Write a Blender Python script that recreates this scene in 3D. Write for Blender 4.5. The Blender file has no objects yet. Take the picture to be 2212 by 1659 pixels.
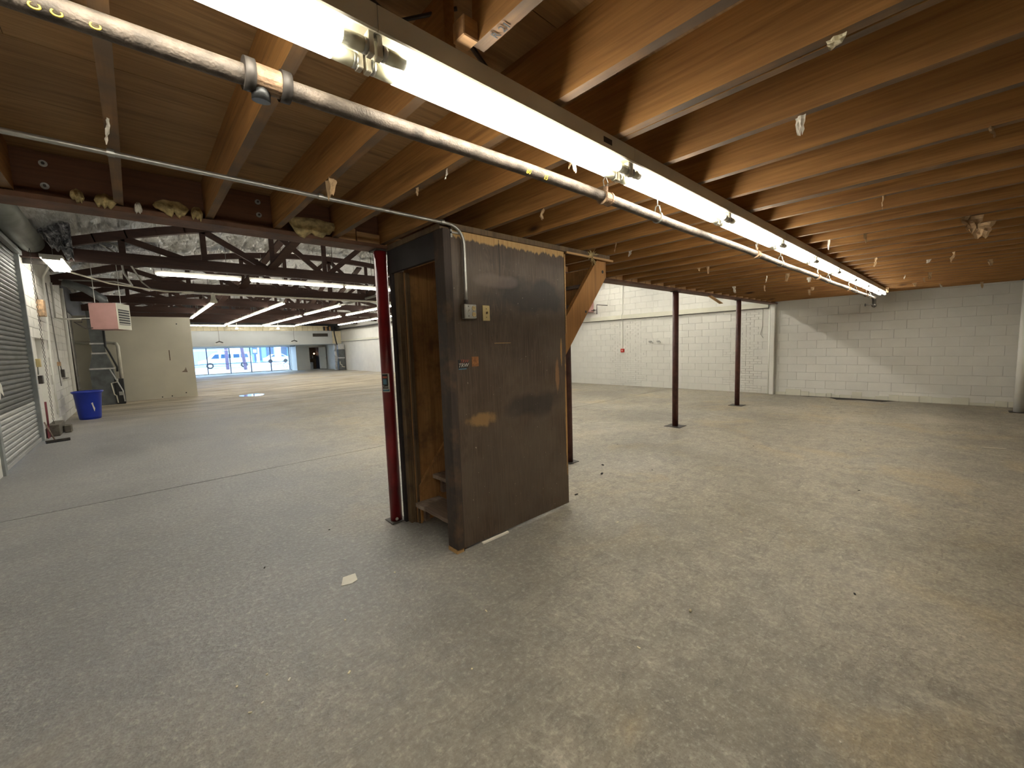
import bpy, bmesh, math, random
from mathutils import Vector, Matrix
import mathutils.noise as mn
random.seed(7)
C = bpy.context.scene.collection
R = math.radians

# ------------------------------------------------------------------ camera
cam = bpy.data.objects.new('camera', bpy.data.cameras.new('camera')); C.objects.link(cam)
F = 884.444; W, H = 2212, 1659
def _ray(px, py): return Vector((px-W/2, -(py-H/2), -F)).normalized()
AX = _ray(2075, 713); AY = _ray(292, 773.5); AY = (AY-AX*AX.dot(AY)).normalized(); AZ = AX.cross(AY)
M3 = Matrix((AX, AY, AZ))
cam.matrix_world = Matrix.Translation((0, 0, 1.53)) @ M3.to_4x4()
cam.data.sensor_width = 36; cam.data.lens = F/W*36
cam.data.clip_start = .02; cam.data.clip_end = 400
bpy.context.scene.camera = cam

# ------------------------------------------------------------------ world, exposure
sc = bpy.context.scene
wd = bpy.data.worlds.new('sky'); sc.world = wd; wd.use_nodes = True
bg = wd.node_tree.nodes['Background']; bg.inputs[0].default_value = (.60, .78, 1, 1); bg.inputs[1].default_value = 4.2
sc.view_settings.view_transform = 'Standard'; sc.view_settings.look = 'None'
sc.view_settings.gamma = 1; sc.view_settings.use_curve_mapping = False
sc.view_settings.exposure = 0.80
cy = sc.cycles
cy.use_adaptive_sampling = True; cy.adaptive_threshold = .16; cy.adaptive_min_samples = 16
cy.max_bounces = 6; cy.diffuse_bounces = 4; cy.glossy_bounces = 2; cy.transmission_bounces = 2; cy.transparent_max_bounces = 6
cy.caustics_reflective = False; cy.caustics_refractive = False; cy.use_denoising = True
NEAR_TUBE = 18.0; HALL_TUBE = 14.0

# ------------------------------------------------------------------ materials
def rgb(c): return (c[0], c[1], c[2], 1)
class NT:
    def __init__(s, name):
        s.m = bpy.data.materials.new(name); s.m.use_nodes = True; s.t = s.m.node_tree
        s.b = s.t.nodes['Principled BSDF']; s.pos = None
    def n(s, typ, **k):
        o = s.t.nodes.new(typ)
        for a, v in k.items(): setattr(o, a, v)
        return o
    def l(s, a, b): s.t.links.new(a, b)
    def val(s, sock, v):
        if hasattr(v, 'links') or hasattr(v, 'is_linked'): s.l(v, sock)
        elif isinstance(v, (tuple, list)) and len(v) == 3 and sock.type == 'RGBA': sock.default_value = rgb(v)
        else: sock.default_value = v
    def P(s, rnd=True):
        if s.pos is None:
            g = s.n('ShaderNodeNewGeometry')
            s.nrm = g.outputs['Normal']; s.raw = g.outputs['Position']
            if rnd:
                oi = s.n('ShaderNodeObjectInfo'); mu = s.n('ShaderNodeMath', operation='MULTIPLY'); mu.inputs[1].default_value = 37
                s.l(oi.outputs['Random'], mu.inputs[0])
                a = s.n('ShaderNodeVectorMath', operation='ADD'); s.l(g.outputs['Position'], a.inputs[0]); s.l(mu.outputs[0], a.inputs[1])
                s.pos = a.outputs[0]
            else: s.pos = g.outputs['Position']
        return s.pos
    def scale(s, v, sc3):
        a = s.n('ShaderNodeVectorMath', operation='MULTIPLY'); s.l(v, a.inputs[0]); a.inputs[1].default_value = sc3; return a.outputs[0]
    def noise(s, sc3=(1, 1, 1), scale=1., detail=4, rough=.5, dist=0., raw=False):
        s.P(); n = s.n('ShaderNodeTexNoise'); s.l(s.scale(s.raw if raw else s.pos, sc3), n.inputs['Vector'])
        n.inputs['Scale'].default_value = scale; n.inputs['Detail'].default_value = detail
        n.inputs['Roughness'].default_value = rough; n.inputs['Distortion'].default_value = dist
        return n.outputs['Fac']
    def voro(s, sc3, scale, feature='F1', rnd=1.):
        s.P(); n = s.n('ShaderNodeTexVoronoi', feature=feature); s.l(s.scale(s.pos, sc3), n.inputs['Vector'])
        n.inputs['Scale'].default_value = scale; n.inputs['Randomness'].default_value = rnd
        return n.outputs['Distance']
    def ramp(s, f, a, b, ca=0., cb=1.):
        r = s.n('ShaderNodeMapRange'); s.val(r.inputs[0], f); r.inputs[1].default_value = a; r.inputs[2].default_value = b
        r.inputs[3].default_value = ca; r.inputs[4].default_value = cb; return r.outputs[0]
    def math(s, op, a, b=0.):
        m = s.n('ShaderNodeMath', operation=op); s.val(m.inputs[0], a); s.val(m.inputs[1], b); return m.outputs[0]
    def mix(s, f, a, b, bt='MIX'):
        m = s.n('ShaderNodeMix', data_type='RGBA', blend_type=bt)
        s.val(m.inputs[0], f); s.val(m.inputs[6], a); s.val(m.inputs[7], b); return m.outputs[2]
    def xyz(s, v):
        x = s.n('ShaderNodeSeparateXYZ'); s.l(v, x.inputs[0]); return x.outputs
    def bump(s, h, st=.3, d=.01):
        b = s.n('ShaderNodeBump'); b.inputs['Strength'].default_value = st; b.inputs['Distance'].default_value = d
        s.val(b.inputs['Height'], h); s.l(b.outputs[0], s.b.inputs['Normal'])
    def out(s, col, rough=.6, metal=0.):
        s.val(s.b.inputs['Base Color'], col); s.val(s.b.inputs['Roughness'], rough); s.val(s.b.inputs['Metallic'], metal); return s.m
    def spot(s, cx, cz, rx, rz, axx='X', n=None):
        """soft elliptical blotch mask in the x/z plane (or y/z), edge broken with noise n"""
        s.P(); o = s.xyz(s.raw); a = o[0] if axx == 'X' else o[1]
        dx = s.math('DIVIDE', s.math('SUBTRACT', a, cx), rx); dz = s.math('DIVIDE', s.math('SUBTRACT', o[2], cz), rz)
        d = s.math('ADD', s.math('MULTIPLY', dx, dx), s.math('MULTIPLY', dz, dz))
        if n is not None: d = s.math('ADD', d, s.math('MULTIPLY', s.math('SUBTRACT', n, .5), 2.5))
        return s.ramp(d, 1.1, .4)

def plain(name, col, rough=.6, metal=0., var=.12, vs=6., bumpst=0.):
    k = NT(name); n = k.noise(scale=vs, detail=3)
    c = k.mix(k.ramp(n, .3, .7), tuple(x*(1-var) for x in col), tuple(min(1, x*(1+var)) for x in col))
    if bumpst: k.bump(k.noise(scale=vs*8, detail=1), bumpst, .004)
    return k.out(c, rough, metal)

def wood(name, dark, light, axis='Y', grain=9., knots=True, dirt=None, rough=.7, stretch=.07, under=None, bandk=1.):
    k = NT(name); k.P()
    s3 = [1., 1., 1.]; s3['XYZ'.index(axis)] = stretch
    big = k.noise(tuple(s3), grain*.35, 3, .5, 1.2)
    fine = k.noise(tuple(x if x < 1 else 1.8 for x in s3), grain*6, 2, .6)
    wv = k.math('FRACT', k.math('MULTIPLY', big, 11.)); wv = k.math('ABSOLUTE', k.math('SUBTRACT', wv, .5))
    c = k.mix(k.ramp(wv, 0, .5), dark, light)
    c = k.mix(.22*bandk, tuple((a+b)/2 for a, b in zip(dark, light)), c)
    c = k.mix(k.ramp(fine, .35, .7, .0, .45), c, tuple(x*.45 for x in dark))
    c = k.mix(k.ramp(k.noise(scale=1.1, detail=2), .3, .75, 0, .45), c, tuple(x*.62 for x in dark))
    if knots:
        s4 = tuple(x if x == 1 else .4 for x in s3)
        v = k.voro(s4, 3.1)
        c = k.mix(k.ramp(v, .13, .04), c, tuple(x*.22 for x in dark))
    st_ = k.noise(tuple(x if x < 1 else 1.3 for x in s3), grain*1.7, 3, .6, .6); c = k.mix(k.ramp(st_, .56, .66, 0, .5), c, tuple(x*.5 for x in dark))
    if dirt: c = k.mix(k.ramp(k.noise(scale=3.5, detail=4, rough=.7), .5, .68, 0, .85), c, dirt)
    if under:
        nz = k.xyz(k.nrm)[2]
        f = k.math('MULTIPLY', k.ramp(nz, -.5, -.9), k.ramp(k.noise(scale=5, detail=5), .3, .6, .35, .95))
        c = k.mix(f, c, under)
    k.bump(fine, .25, .003)
    return k.out(c, rough)

M = {}
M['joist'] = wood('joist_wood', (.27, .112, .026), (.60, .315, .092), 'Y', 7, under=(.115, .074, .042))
M['ply'] = wood('ceiling_plywood', (.27, .14, .052), (.60, .38, .165), 'X', 6, stretch=.10)
M['beamwood'] = wood('beam_wood', (.12, .045, .018), (.21, .085, .034), 'X', 6)
M['beamsteel'] = plain('rusty_beam_flange', (.125, .055, .027), .65, .1, .35, 9, .3)
M['block'] = wood('blocking_wood', (.50, .26, .10), (.78, .50, .24), 'X', 8)
M['truss'] = wood('truss_wood', (.034, .013, .008), (.085, .036, .021), 'X', 6, knots=False)
M['strip'] = wood('pale_strip_wood', (.50, .29, .11), (.66, .42, .18), 'X', 8, knots=False)
M['brace'] = wood('brace_wood', (.36, .16, .038), (.56, .28, .075), 'Z', 5)
M['inner'] = wood('stair_inner_plywood', (.36, .165, .05), (.60, .32, .11), 'Z', 6, dirt=(.16, .08, .03))
M['tread'] = wood('tread_wood', (.16, .10, .07), (.32, .24, .17), 'Y', 7, dirt=(.40, .33, .26))
M['stud'] = wood('dark_stud', (.040, .027, .021), (.070, .048, .035), 'Z', 8, knots=False, dirt=(.11, .065, .035))
M['black'] = plain('dark_paint', (.022, .018, .018), .6, 0, .3, 5)
M['jamb'] = wood('dirty_jamb', (.10, .06, .028), (.22, .14, .065), 'Z', 8, knots=False, dirt=(.03, .02, .015))

def panel_mat():
    k = NT('stained_plywood'); k.P()
    g = k.noise((1, 1, .06), 9, 3, .5, 1.4); fine = k.noise((1, 1, .05), 70, 4, .6)
    wv = k.math('ABSOLUTE', k.math('SUBTRACT', k.math('FRACT', k.math('MULTIPLY', g, 13.)), .5))
    c = k.mix(k.ramp(wv, 0, .5), (.060, .038, .022), (.115, .076, .046))
    c = k.mix(k.ramp(fine, .35, .7, 0, .5), c, (.034, .022, .017))
    c = k.mix(k.ramp(k.noise(scale=2.2, detail=6, rough=.65), .42, .62, 0, .6), c, (.125, .092, .062))
    # dark smoky stain bands and patches
    n5 = k.noise(scale=5, detail=5, raw=True)
    c = k.mix(k.math('MULTIPLY', k.spot(2.55, 1.93, .55, .16, n=n5), .75), c, (.016, .012, .011))
    c = k.mix(k.math('MULTIPLY', k.spot(2.5, 1.02, .35, .12, n=n5), .6), c, (.014, .013, .014))
    c = k.mix(k.math('MULTIPLY', k.spot(2.1, 2.03, .25, .06, n=n5), .35), c, (.22, .16, .13))
    # greyer worn middle
    c = k.mix(k.math('MULTIPLY', k.spot(2.2, .55, .7, .45, n=n5), .4), c, (.105, .080, .058))
    # bare wood scuffs
    n9 = k.noise((1, 1, .5), 16, 5, .7, raw=True)
    c = k.mix(k.math('MULTIPLY', k.spot(1.92, .97, .16, .06, n=n9), .75), c, (.33, .19, .07))
    c = k.mix(k.math('MULTIPLY', k.spot(2.80, 1.25, .03, .16, n=n9), .55), c, (.40, .20, .08))
    c = k.mix(k.math('MULTIPLY', k.spot(2.915, .80, .014, .55, n=n9), .9), c, (.50, .27, .08))
    c = k.mix(k.math('MULTIPLY', k.spot(2.86, 1.45, .012, .13, n=n9), .9), c, (.50, .27, .08))
    c = k.mix(k.ramp(k.noise(scale=60, detail=2), .74, .78, 0, .8), c, (.45, .38, .30))
    # unstained strip along the top with a dripping lower edge
    z = k.xyz(k.raw)[2]; dr = k.noise((1, 1, .02), 28, 3, .6, raw=True)
    f = k.ramp(k.math('ADD', z, k.math('MULTIPLY', dr, .10)), 2.345, 2.36)
    c = k.mix(f, c, k.mix(k.ramp(fine, .3, .7), (.42, .24, .08), (.58, .38, .15)))
    k.bump(fine, .3, .003)
    return k.out(c, .5)
M['panel'] = panel_mat()

def floor_mat():
    k = NT('worn_concrete'); k.P(False); k.raw = k.pos
    a = k.noise(scale=.35, detail=3); b = k.noise(scale=.9, detail=6, rough=.66, dist=.4); c1 = k.noise(scale=7, detail=4, rough=.7); f = k.noise(scale=90, detail=1, rough=.7)
    c = k.mix(k.ramp(a, .35, .65), (.34, .312, .255), (.40, .355, .268))
    c = k.mix(k.ramp(b, .45, .68, 0, .6), c, (.42, .375, .28))
    c = k.mix(k.ramp(b, .46, .30, 0, .6), c, (.23, .21, .175))
    c = k.mix(k.ramp(c1, .38, .62, 0, .55), (.20, .185, .16), c, 'MIX') if False else k.mix(k.ramp(c1, .52, .36, 0, .55), c, (.19, .175, .15))
    c = k.mix(k.ramp(c1, .58, .72, 0, .5), c, (.60, .55, .45))
    sc_ = k.noise((1, 3.5, 1), 5, 4, .75, 1.2); c = k.mix(k.ramp(sc_, .57, .62, 0, .45), c, (.17, .155, .13))
    sc2 = k.noise((2.6, 1, 1), 3.3, 4, .75, .8); c = k.mix(k.ramp(sc2, .56, .66, 0, .40), c, (.62, .57, .46))
    # ochre and pinkish patches
    p = k.noise(scale=.9, detail=4, rough=.6, dist=1.)
    c = k.mix(k.ramp(p, .56, .68, 0, .45), c, (.52, .40, .22))
    big = k.noise(scale=.55, detail=5, rough=.6, dist=.5)
    c = k.mix(k.ramp(big, .50, .36, 0, .5), c, (.185, .165, .125)); c = k.mix(k.ramp(big, .54, .70, 0, .5), c, (.56, .50, .385))
    # fine speckle of exposed aggregate
    c = k.mix(k.ramp(f, .60, .75, 0, .35), c, (.66, .61, .50))
    c = k.mix(k.ramp(f, .42, .28, 0, .45), c, (.16, .145, .12))
    o_ = k.xyz(k.raw); cool_x = k.ramp(k.math('ADD', o_[0], k.math('MULTIPLY', b, 2.)), 4.2, 2.0)  # cool light over the left floor, painted into the concrete as bluish grey
    cool_y = k.ramp(k.math('ADD', o_[1], k.math('MULTIPLY', a, 2.)), 1.8, 3.6)
    c = k.mix(k.math('MULTIPLY', k.math('MULTIPLY', cool_x, cool_y), .72), c, k.mix(k.ramp(b, .3, .7), (.225, .235, .255), (.37, .385, .41)))
    # far hall: streaks of removed tile adhesive, laid across the hall
    y = k.xyz(k.raw)[1]; fm = k.ramp(y, 12, 19)
    st = k.noise((.22, 1.1, 1), 1.5, 5, .7, .6)
    far = k.mix(k.ramp(st, .44, .57), (.36, .28, .17), (.74, .64, .46))
    c = k.mix(k.math('MULTIPLY', fm, .85), c, far)
    gm = k.ramp(y, 21, 27)
    s2 = k.noise((.35, .9, 1), .9, 3, .65)
    c = k.mix(k.math('MULTIPLY', gm, k.ramp(s2, .45, .55, 0, .75)), c, (.62, .60, .58))
    g = k.noise(scale=34, detail=2, rough=.7)
    c = k.mix(k.ramp(g, .40, .62, .35, 0), c, (.15, .135, .11)); c = k.mix(k.ramp(g, .60, .72, 0, .35), c, (.60, .55, .45))
    k.bump(k.math('ADD', k.math('MULTIPLY', g, .8), c1), .7, .009)
    return k.out(c, k.ramp(b, .3, .7, .45, .68))
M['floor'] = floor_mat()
M['crack'] = plain('dark_gap', (.03, .026, .022), .9)
M['white'] = plain('white_wall_paint', (.74, .725, .67), .55, 0, .04, 2.5, .25)
M['white2'] = plain('white_pipe_paint', (.78, .77, .71), .45, 0, .05, 3)
M['cream'] = plain('cream_wall_paint', (.66, .62, .50), .6, 0, .05, 1.5, .15)
M['ledge'] = plain('cream_ledge_paint', (.70, .68, .57), .5, 0, .05, 3)
M['header'] = plain('grey_header_paint', (.58, .61, .62), .6, 0, .04, 1)
M['tg'] = plain('cream_board_paint', (.76, .68, .48), .6, 0, .08, 4)
M['red'] = plain('red_post_paint', (.20, .013, .015), .30, 0, .30, 5)
M['brown'] = plain('oxide_post_paint', (.085, .028, .020), .5, 0, .35, 14, .2)
M['galv'] = plain('galvanised_steel', (.42, .42, .39), .38, .85, .12, 30)
M['oldpipe'] = plain('dusty_iron_pipe', (.125, .10, .078), .65, .15, .5, 22, .5)
M['copper'] = plain('tan_pipe_fitting', (.25, .16, .095), .6, .2, .5, 18, .5)
M['iron'] = plain('dark_iron', (.06, .052, .045), .55, .5, .3, 15)
M['housing'] = plain('lamp_housing_enamel', (.62, .58, .48), .35, 0, .08, 5)
M['hallhousing'] = plain('white_lamp_housing', (.80, .78, .70), .4)
M['shutgrey'] = plain('grey_shutter_slat', (.11, .11, .10), .5, .3, .2, 3)
M['shutlight'] = plain('pale_shutter_slat', (.48, .48, .46), .4, .4, .08, 3)
M['shutrail'] = plain('shutter_rail_metal', (.34, .36, .35), .5, .4, .2, 4)
M['hood'] = plain('shutter_hood_metal', (.22, .23, .21), .5, .3, .2, 3)
M['blue'] = plain('blue_plastic', (.012, .035, .36), .35, 0, .15, 4)
M['pink'] = plain('pink_heater_enamel', (.40, .215, .20), .5, 0, .06, 6)
M['duct'] = plain('grey_duct_metal', (.13, .14, .14), .5, .4, .25, 5)
M['tape'] = plain('foil_tape', (.62, .62, .60), .35, .3, .2, 12)
M['pvc'] = plain('cream_pvc', (.72, .69, .58), .4)
M['paper'] = plain('kraft_paper', (.52, .36, .20), .8, 0, .2, 14)
M['palepaper'] = plain('pale_paper', (.80, .76, .66), .7, 0, .08, 9)
M['insul'] = plain('yellow_insulation', (.46, .36, .17), .9, 0, .45, 30, .8)
M['rubble'] = plain('dark_grit', (.02, .018, .016), .8)
M['chip'] = plain('pale_chip', (.75, .68, .48), .7)
M['plate'] = plain('ivory_plastic', (.62, .50, .24), .4, 0, .05, 10)
M['yellow'] = plain('yellow_chalk', (.75, .55, .05), .7)
M['ink'] = plain('black_ink', (.02, .02, .02), .6)
M['stickwhite'] = plain('sticker_white', (.70, .66, .58), .5)
M['stickred'] = plain('sticker_red', (.45, .10, .05), .5)
M['stickblue'] = plain('sticker_blue', (.10, .24, .34), .5)
M['stickorange'] = plain('faded_orange_sticker', (.30, .12, .035), .6, 0, .4, 60)
M['redalarm'] = plain('alarm_red', (.55, .03, .02), .4)
M['maroon'] = plain('maroon_handle', (.16, .02, .03), .5)
M['rust'] = plain('rusty_orange_box', (.50, .33, .19), .7, 0, .5, 14)
M['cable'] = plain('grey_cable', (.28, .27, .24), .6)
M['blackplastic'] = plain('black_plastic', (.015, .015, .015), .45)
M['stone'] = plain('rough_concrete_block', (.13, .115, .09), .9, 0, .35, 12, .5)
M['darkroom'] = plain('dark_interior', (.05, .05, .055), .8)
M['vanpaint'] = plain('pale_van_paint', (.66, .78, .80), .25)
M['vanglass'] = plain('van_glass', (.05, .10, .18), .1)
M['lavender'] = plain('lavender_render', (.34, .40, .62), .8, 0, .05, .3)
M['tealwall'] = plain('teal_building', (.22, .42, .58), .7, 0, .15, .4)
M['polewood'] = plain('pole_wood', (.16, .12, .20), .8)
M['street'] = plain('pale_street', (.62, .63, .62), .8, 0, .06, .5)
M['frame'] = plain('dark_bronze_frame', (.10, .11, .20), .4, .3)
M['framewhite'] = plain('white_window_frame', (.80, .84, .90), .5)

def foil():
    k = NT('foil_insulation'); k.P(False); k.raw = k.pos
    w = k.noise((3.2, .7, 1), 4.5, 6, .7, 2.); v = k.voro((1.6, .45, 1), 2.2, 'DISTANCE_TO_EDGE')
    c = k.mix(k.ramp(w, .3, .7), (.62, .61, .58), (.98, .98, .97))
    k.bump(k.math('ADD', w, k.ramp(v, 0, .15)), 1.0, .12)
    return k.out(c, .30, .75)
M['foil'] = foil()
def foil2():
    k = NT('crumpled_foil'); w = k.noise(scale=16, detail=5, dist=1)
    k.bump(w, 1., .05); return k.out(k.mix(k.ramp(w, .3, .7), (.18, .18, .19), (.6, .6, .62)), .3, .8)
M['foil2'] = foil2()
def emis(name, col, st):
    k = NT(name); k.b.inputs['Base Color'].default_value = rgb((.9, .9, .9))
    k.b.inputs['Emission Color'].default_value = rgb(col); k.b.inputs['Emission Strength'].default_value = st; return k.m
M['tube'] = emis('lit_tube', (1, .95, .83), NEAR_TUBE)
M['tubeend'] = plain('pale_tube_end', (.78, .76, .58), .3)
M['halltube'] = emis('lit_hall_tube', (1, .96, .86), HALL_TUBE)
M['bulb'] = emis('lit_bulb', (1, .5, .2), 12)
def glass():
    k = NT('window_glass'); t = k.n('ShaderNodeBsdfTransparent'); t.inputs[0].default_value = rgb((.9, .96, 1)); g = k.n('ShaderNodeBsdfGlossy'); g.inputs['Roughness'].default_value = .02
    mx = k.n('ShaderNodeMixShader'); mx.inputs[0].default_value = .07
    k.l(t.outputs[0], mx.inputs[1]); k.l(g.outputs[0], mx.inputs[2]); k.l(mx.outputs[0], k.t.nodes['Material Output'].inputs[0]); return k.m
M['glass'] = glass()
def water():
    k = NT('water_film'); return k.out((.35, .31, .24), .03)
M['water'] = water()

# ------------------------------------------------------------------ geometry helpers
class MB:
    def __init__(s): s.v = []; s.f = []
    def add(s, vs, fs):
        o = len(s.v); s.v += [Vector(p) for p in vs]; s.f += [tuple(i+o for i in q) for q in fs]; return s
    def box(s, x0, y0, z0, x1, y1, z1):
        return s.add([(x0, y0, z0), (x1, y0, z0), (x1, y1, z0), (x0, y1, z0), (x0, y0, z1), (x1, y0, z1), (x1, y1, z1), (x0, y1, z1)],
                     [(0, 3, 2, 1), (4, 5, 6, 7), (0, 1, 5, 4), (1, 2, 6, 5), (2, 3, 7, 6), (3, 0, 4, 7)])
    def bar(s, a, b, w, h, up=(0, 0, 1)):
        a = Vector(a); b = Vector(b); d = (b-a).normalized(); u = Vector(up)
        sd = d.cross(u)
        if sd.length < 1e-4: sd = d.cross(Vector((1, 0, 0)))
        sd.normalize(); u = sd.cross(d).normalized()
        vs = [p+sd*i*w/2+u*j*h/2 for p in (a, b) for i, j in ((-1, -1), (1, -1), (1, 1), (-1, 1))]
        return s.add(vs, [(0, 1, 2, 3), (7, 6, 5, 4), (0, 4, 5, 1), (1, 5, 6, 2), (2, 6, 7, 3), (3, 7, 4, 0)])
    def tube(s, pts, r, n=12, cap=True):
        pts = [Vector(p) for p in pts]; rings = []; up = None
        for i, p in enumerate(pts):
            d = (pts[min(i+1, len(pts)-1)]-pts[max(i-1, 0)]).normalized()
            if up is None:
                up = Vector((0, 0, 1)) if abs(d.z) < .9 else Vector((1, 0, 0))
            sd = d.cross(up).normalized(); up = sd.cross(d).normalized()
            rr = r[i] if isinstance(r, (list, tuple)) else r
            rings.append([p+(sd*math.cos(2*math.pi*k/n)+up*math.sin(2*math.pi*k/n))*rr for k in range(n)])
        vs = [v for q in rings for v in q]; fs = []
        for i in range(len(pts)-1):
            for k in range(n):
                k2 = (k+1) % n; fs.append((i*n+k, i*n+k2, (i+1)*n+k2, (i+1)*n+k))
        if cap:
            fs.append(tuple(range(n-1, -1, -1))); fs.append(tuple((len(pts)-1)*n+k for k in range(n)))
        return s.add(vs, fs)
    def prism(s, poly, axis, a, b):
        n = len(poly)
        def P(p, t):
            return {'X': (t, p[0], p[1]), 'Y': (p[0], t, p[1]), 'Z': (p[0], p[1], t)}[axis]
        vs = [P(p, a) for p in poly]+[P(p, b) for p in poly]
        fs = [tuple(range(n)), tuple(range(2*n-1, n-1, -1))]+[(i, i+n, (i+1) % n+n, (i+1) % n) for i in range(n)]
        return s.add(vs, fs)
    def sphere(s, c, r, n=10, m=6, sz=1.):
        c = Vector(c); vs = []; fs = []
        for i in range(m+1):
            t = math.pi*i/m
            for k in range(n):
                p = 2*math.pi*k/n; vs.append(c+Vector((r*math.sin(t)*math.cos(p), r*math.sin(t)*math.sin(p), r*sz*math.cos(t))))
        for i in range(m):
            for k in range(n):
                k2 = (k+1) % n; fs.append((i*n+k, (i+1)*n+k, (i+1)*n+k2, i*n+k2))
        return s.add(vs, fs)
    def mesh(s, name, origin=(0, 0, 0), smooth=False, bevel=0.):
        me = bpy.data.meshes.new(name); o = Vector(origin)
        bm = bmesh.new(); vv = [bm.verts.new(v-o) for v in s.v]
        for f in s.f:
            try: bm.faces.new([vv[i] for i in f])
            except ValueError: pass
        bmesh.ops.remove_doubles(bm, verts=bm.verts, dist=1e-6)
        bmesh.ops.recalc_face_normals(bm, faces=bm.faces)
        if bevel: bmesh.ops.bevel(bm, geom=list(bm.edges), offset=bevel, segments=1, affect='EDGES', clamp_overlap=True)
        if smooth:
            for f in bm.faces: f.smooth = len(f.verts) <= 4
        bm.to_mesh(me); bm.free(); return me
def wloc(o):
    v = Vector(o.location)
    while o.parent: o = o.parent; v += Vector(o.location)
    return v
def obj(name, mb, m, parent=None, smooth=False, bevel=0., loc=None, label=None):
    """one mesh object; mb is in world coordinates"""
    org = wloc(parent) if parent else Vector(loc or (0, 0, 0))
    me = mb.mesh(name, org, smooth, bevel); me.materials.append(M[m] if isinstance(m, str) else m)
    o = bpy.data.objects.new(name, me); C.objects.link(o)
    if parent: o.parent = parent
    elif loc: o.location = loc
    if label: o['label'] = label
    return o
def tag(o, label, cat, group=None):
    o['label'] = label; o['category'] = cat
    if group: o['group'] = group
    return o
def thing(name, label, cat, loc=(0, 0, 0), group=None):
    o = bpy.data.objects.new(name, None); C.objects.link(o); o.location = loc; o.empty_display_size = .1
    return tag(o, label, cat, group)
def solid(name, mb, m, label, cat, loc, group=None, **k): return tag(obj(name, mb, m, None, loc=loc, **k), label, cat, group)
def struct(name, mb, m, **k):
    o = obj(name, mb, m, **k); o['kind'] = 'structure'; return o
def stuff(o): o['kind'] = 'stuff'; return o
def inst(me, name, parent, wl):
    o = bpy.data.objects.new(name, me); C.objects.link(o); o.parent = parent; o.location = Vector(wl)-wloc(parent); return o
def text(name, s, size, mat, parent, origin, xdir, updir, ext=.0006, shear=0., label=None):
    cu = bpy.data.curves.new(name, 'FONT'); cu.body = s; cu.size = size; cu.extrude = ext; cu.shear = shear; cu.resolution_u = 2
    cu.align_x = 'CENTER'; cu.align_y = 'CENTER'
    t = bpy.data.objects.new(name, cu); C.objects.link(t)
    dg = bpy.context.evaluated_depsgraph_get(); me = bpy.data.meshes.new_from_object(t.evaluated_get(dg))
    bpy.data.objects.remove(t)
    x = Vector(xdir).normalized(); u = Vector(updir).normalized(); n = x.cross(u)
    mt = Matrix((x, u, n)).transposed().to_4x4(); mt.translation = Vector(origin)-wloc(parent)
    me.transform(mt); me.materials.clear(); me.materials.append(M[mat])
    o = bpy.data.objects.new(name, me); C.objects.link(o); o.parent = parent
    if label: o['label'] = label
    return o
def rnd(a, b): return random.uniform(a, b)

XL, XR, YB, YF = -1.45, 12.5, -4.5, 34.0
JB, JT, YBM = 2.40, 2.632, 3.36      # joist underside, joist top, beam line

# ------------------------------------------------------------------ floor
fl = struct('floor', MB().box(XL-.2, YB-.2, -.30, XR+.2, 42, -.02), 'crack')
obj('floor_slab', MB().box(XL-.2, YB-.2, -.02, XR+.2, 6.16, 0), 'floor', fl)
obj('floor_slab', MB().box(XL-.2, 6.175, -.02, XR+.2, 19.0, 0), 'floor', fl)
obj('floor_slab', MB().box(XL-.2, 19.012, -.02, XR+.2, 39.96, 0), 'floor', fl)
poly = [(12.42, 2.75), (12.30, 2.5), (12.38, 2.1), (12.05, 1.9), (12.2, 1.5), (12.1, 1.1), (12.42, .9), (12.46, 1.8)]
obj('floor_hole', MB().prism(poly, 'Z', .0005, .002), 'crack', fl, label='dark eroded gap along the foot of the white wall')
def blob(cx, cy, rx, ry, n=26, seed=0, z0=0., z1=.001):
    pts = []
    for i in range(n):
        a = 2*math.pi*i/n; q = 1+.35*mn.noise(Vector((math.cos(a)*1.3, math.sin(a)*1.3, seed)))
        pts.append((cx+math.cos(a)*rx*q, cy+math.sin(a)*ry*q))
    return MB().prism(pts, 'Z', z0, z1)
obj('puddle', blob(3.1, 17.9, .42, .5, seed=3, z1=.0012), 'water', fl, label='small shiny wet patch in the far hall')

# ------------------------------------------------------------------ ceiling of the low bay: plywood sheets on joists
ce = struct('ceiling', MB().box(XL, YB, JT+.022, XR, YBM+.10, JT+.035), 'ply')
x = XL; i = 0
for r_ in range(7):
    y0 = YBM+.09-1.22*(r_+1); y1 = y0+1.217; x = XL-(1.22 if r_ % 2 else 0)
    while x < XR:
        a, b = max(x, XL), min(x+2.437, XR)
        if b-a > .1 and y1 > YB: obj('plywood_sheet', MB().box(a, max(y0, YB), JT, b, y1, JT+.020), 'ply', ce)
        x += 2.44
jx = [-1.22, -.81, -.40, .01, .426, .815, 1.215, 1.60, 2.035, 2.43, 2.83, 3.22]
while jx[-1] < XR-.5: jx.append(jx[-1]+.402+rnd(-.006, .006))
def joist_mb(x, y0, y1, w=.040):
    mb = MB(); n = 8; o = rnd(-.004, .004)
    # a slightly crowned board, cut as a swept box
    ys = [y0+(y1-y0)*k/n for k in range(n+1)]; cr = [rnd(-.0025, .0025) for _ in ys]
    vs = []
    for yy, c in zip(ys, cr): vs += [(x-w/2+o+c, yy, JB+abs(c)), (x+w/2+o+c, yy, JB+abs(c)), (x+w/2+c, yy, JT), (x-w/2+c, yy, JT)]
    fs = [(0, 1, 2, 3), tuple(reversed([4*n, 4*n+1, 4*n+2, 4*n+3]))]
    for k in range(n):
        for q in range(4): fs.append((4*k+q, 4*(k+1)+q, 4*(k+1)+(q+1) % 4, 4*k+(q+1) % 4))
    return mb.add(vs, fs)
joists = []
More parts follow.
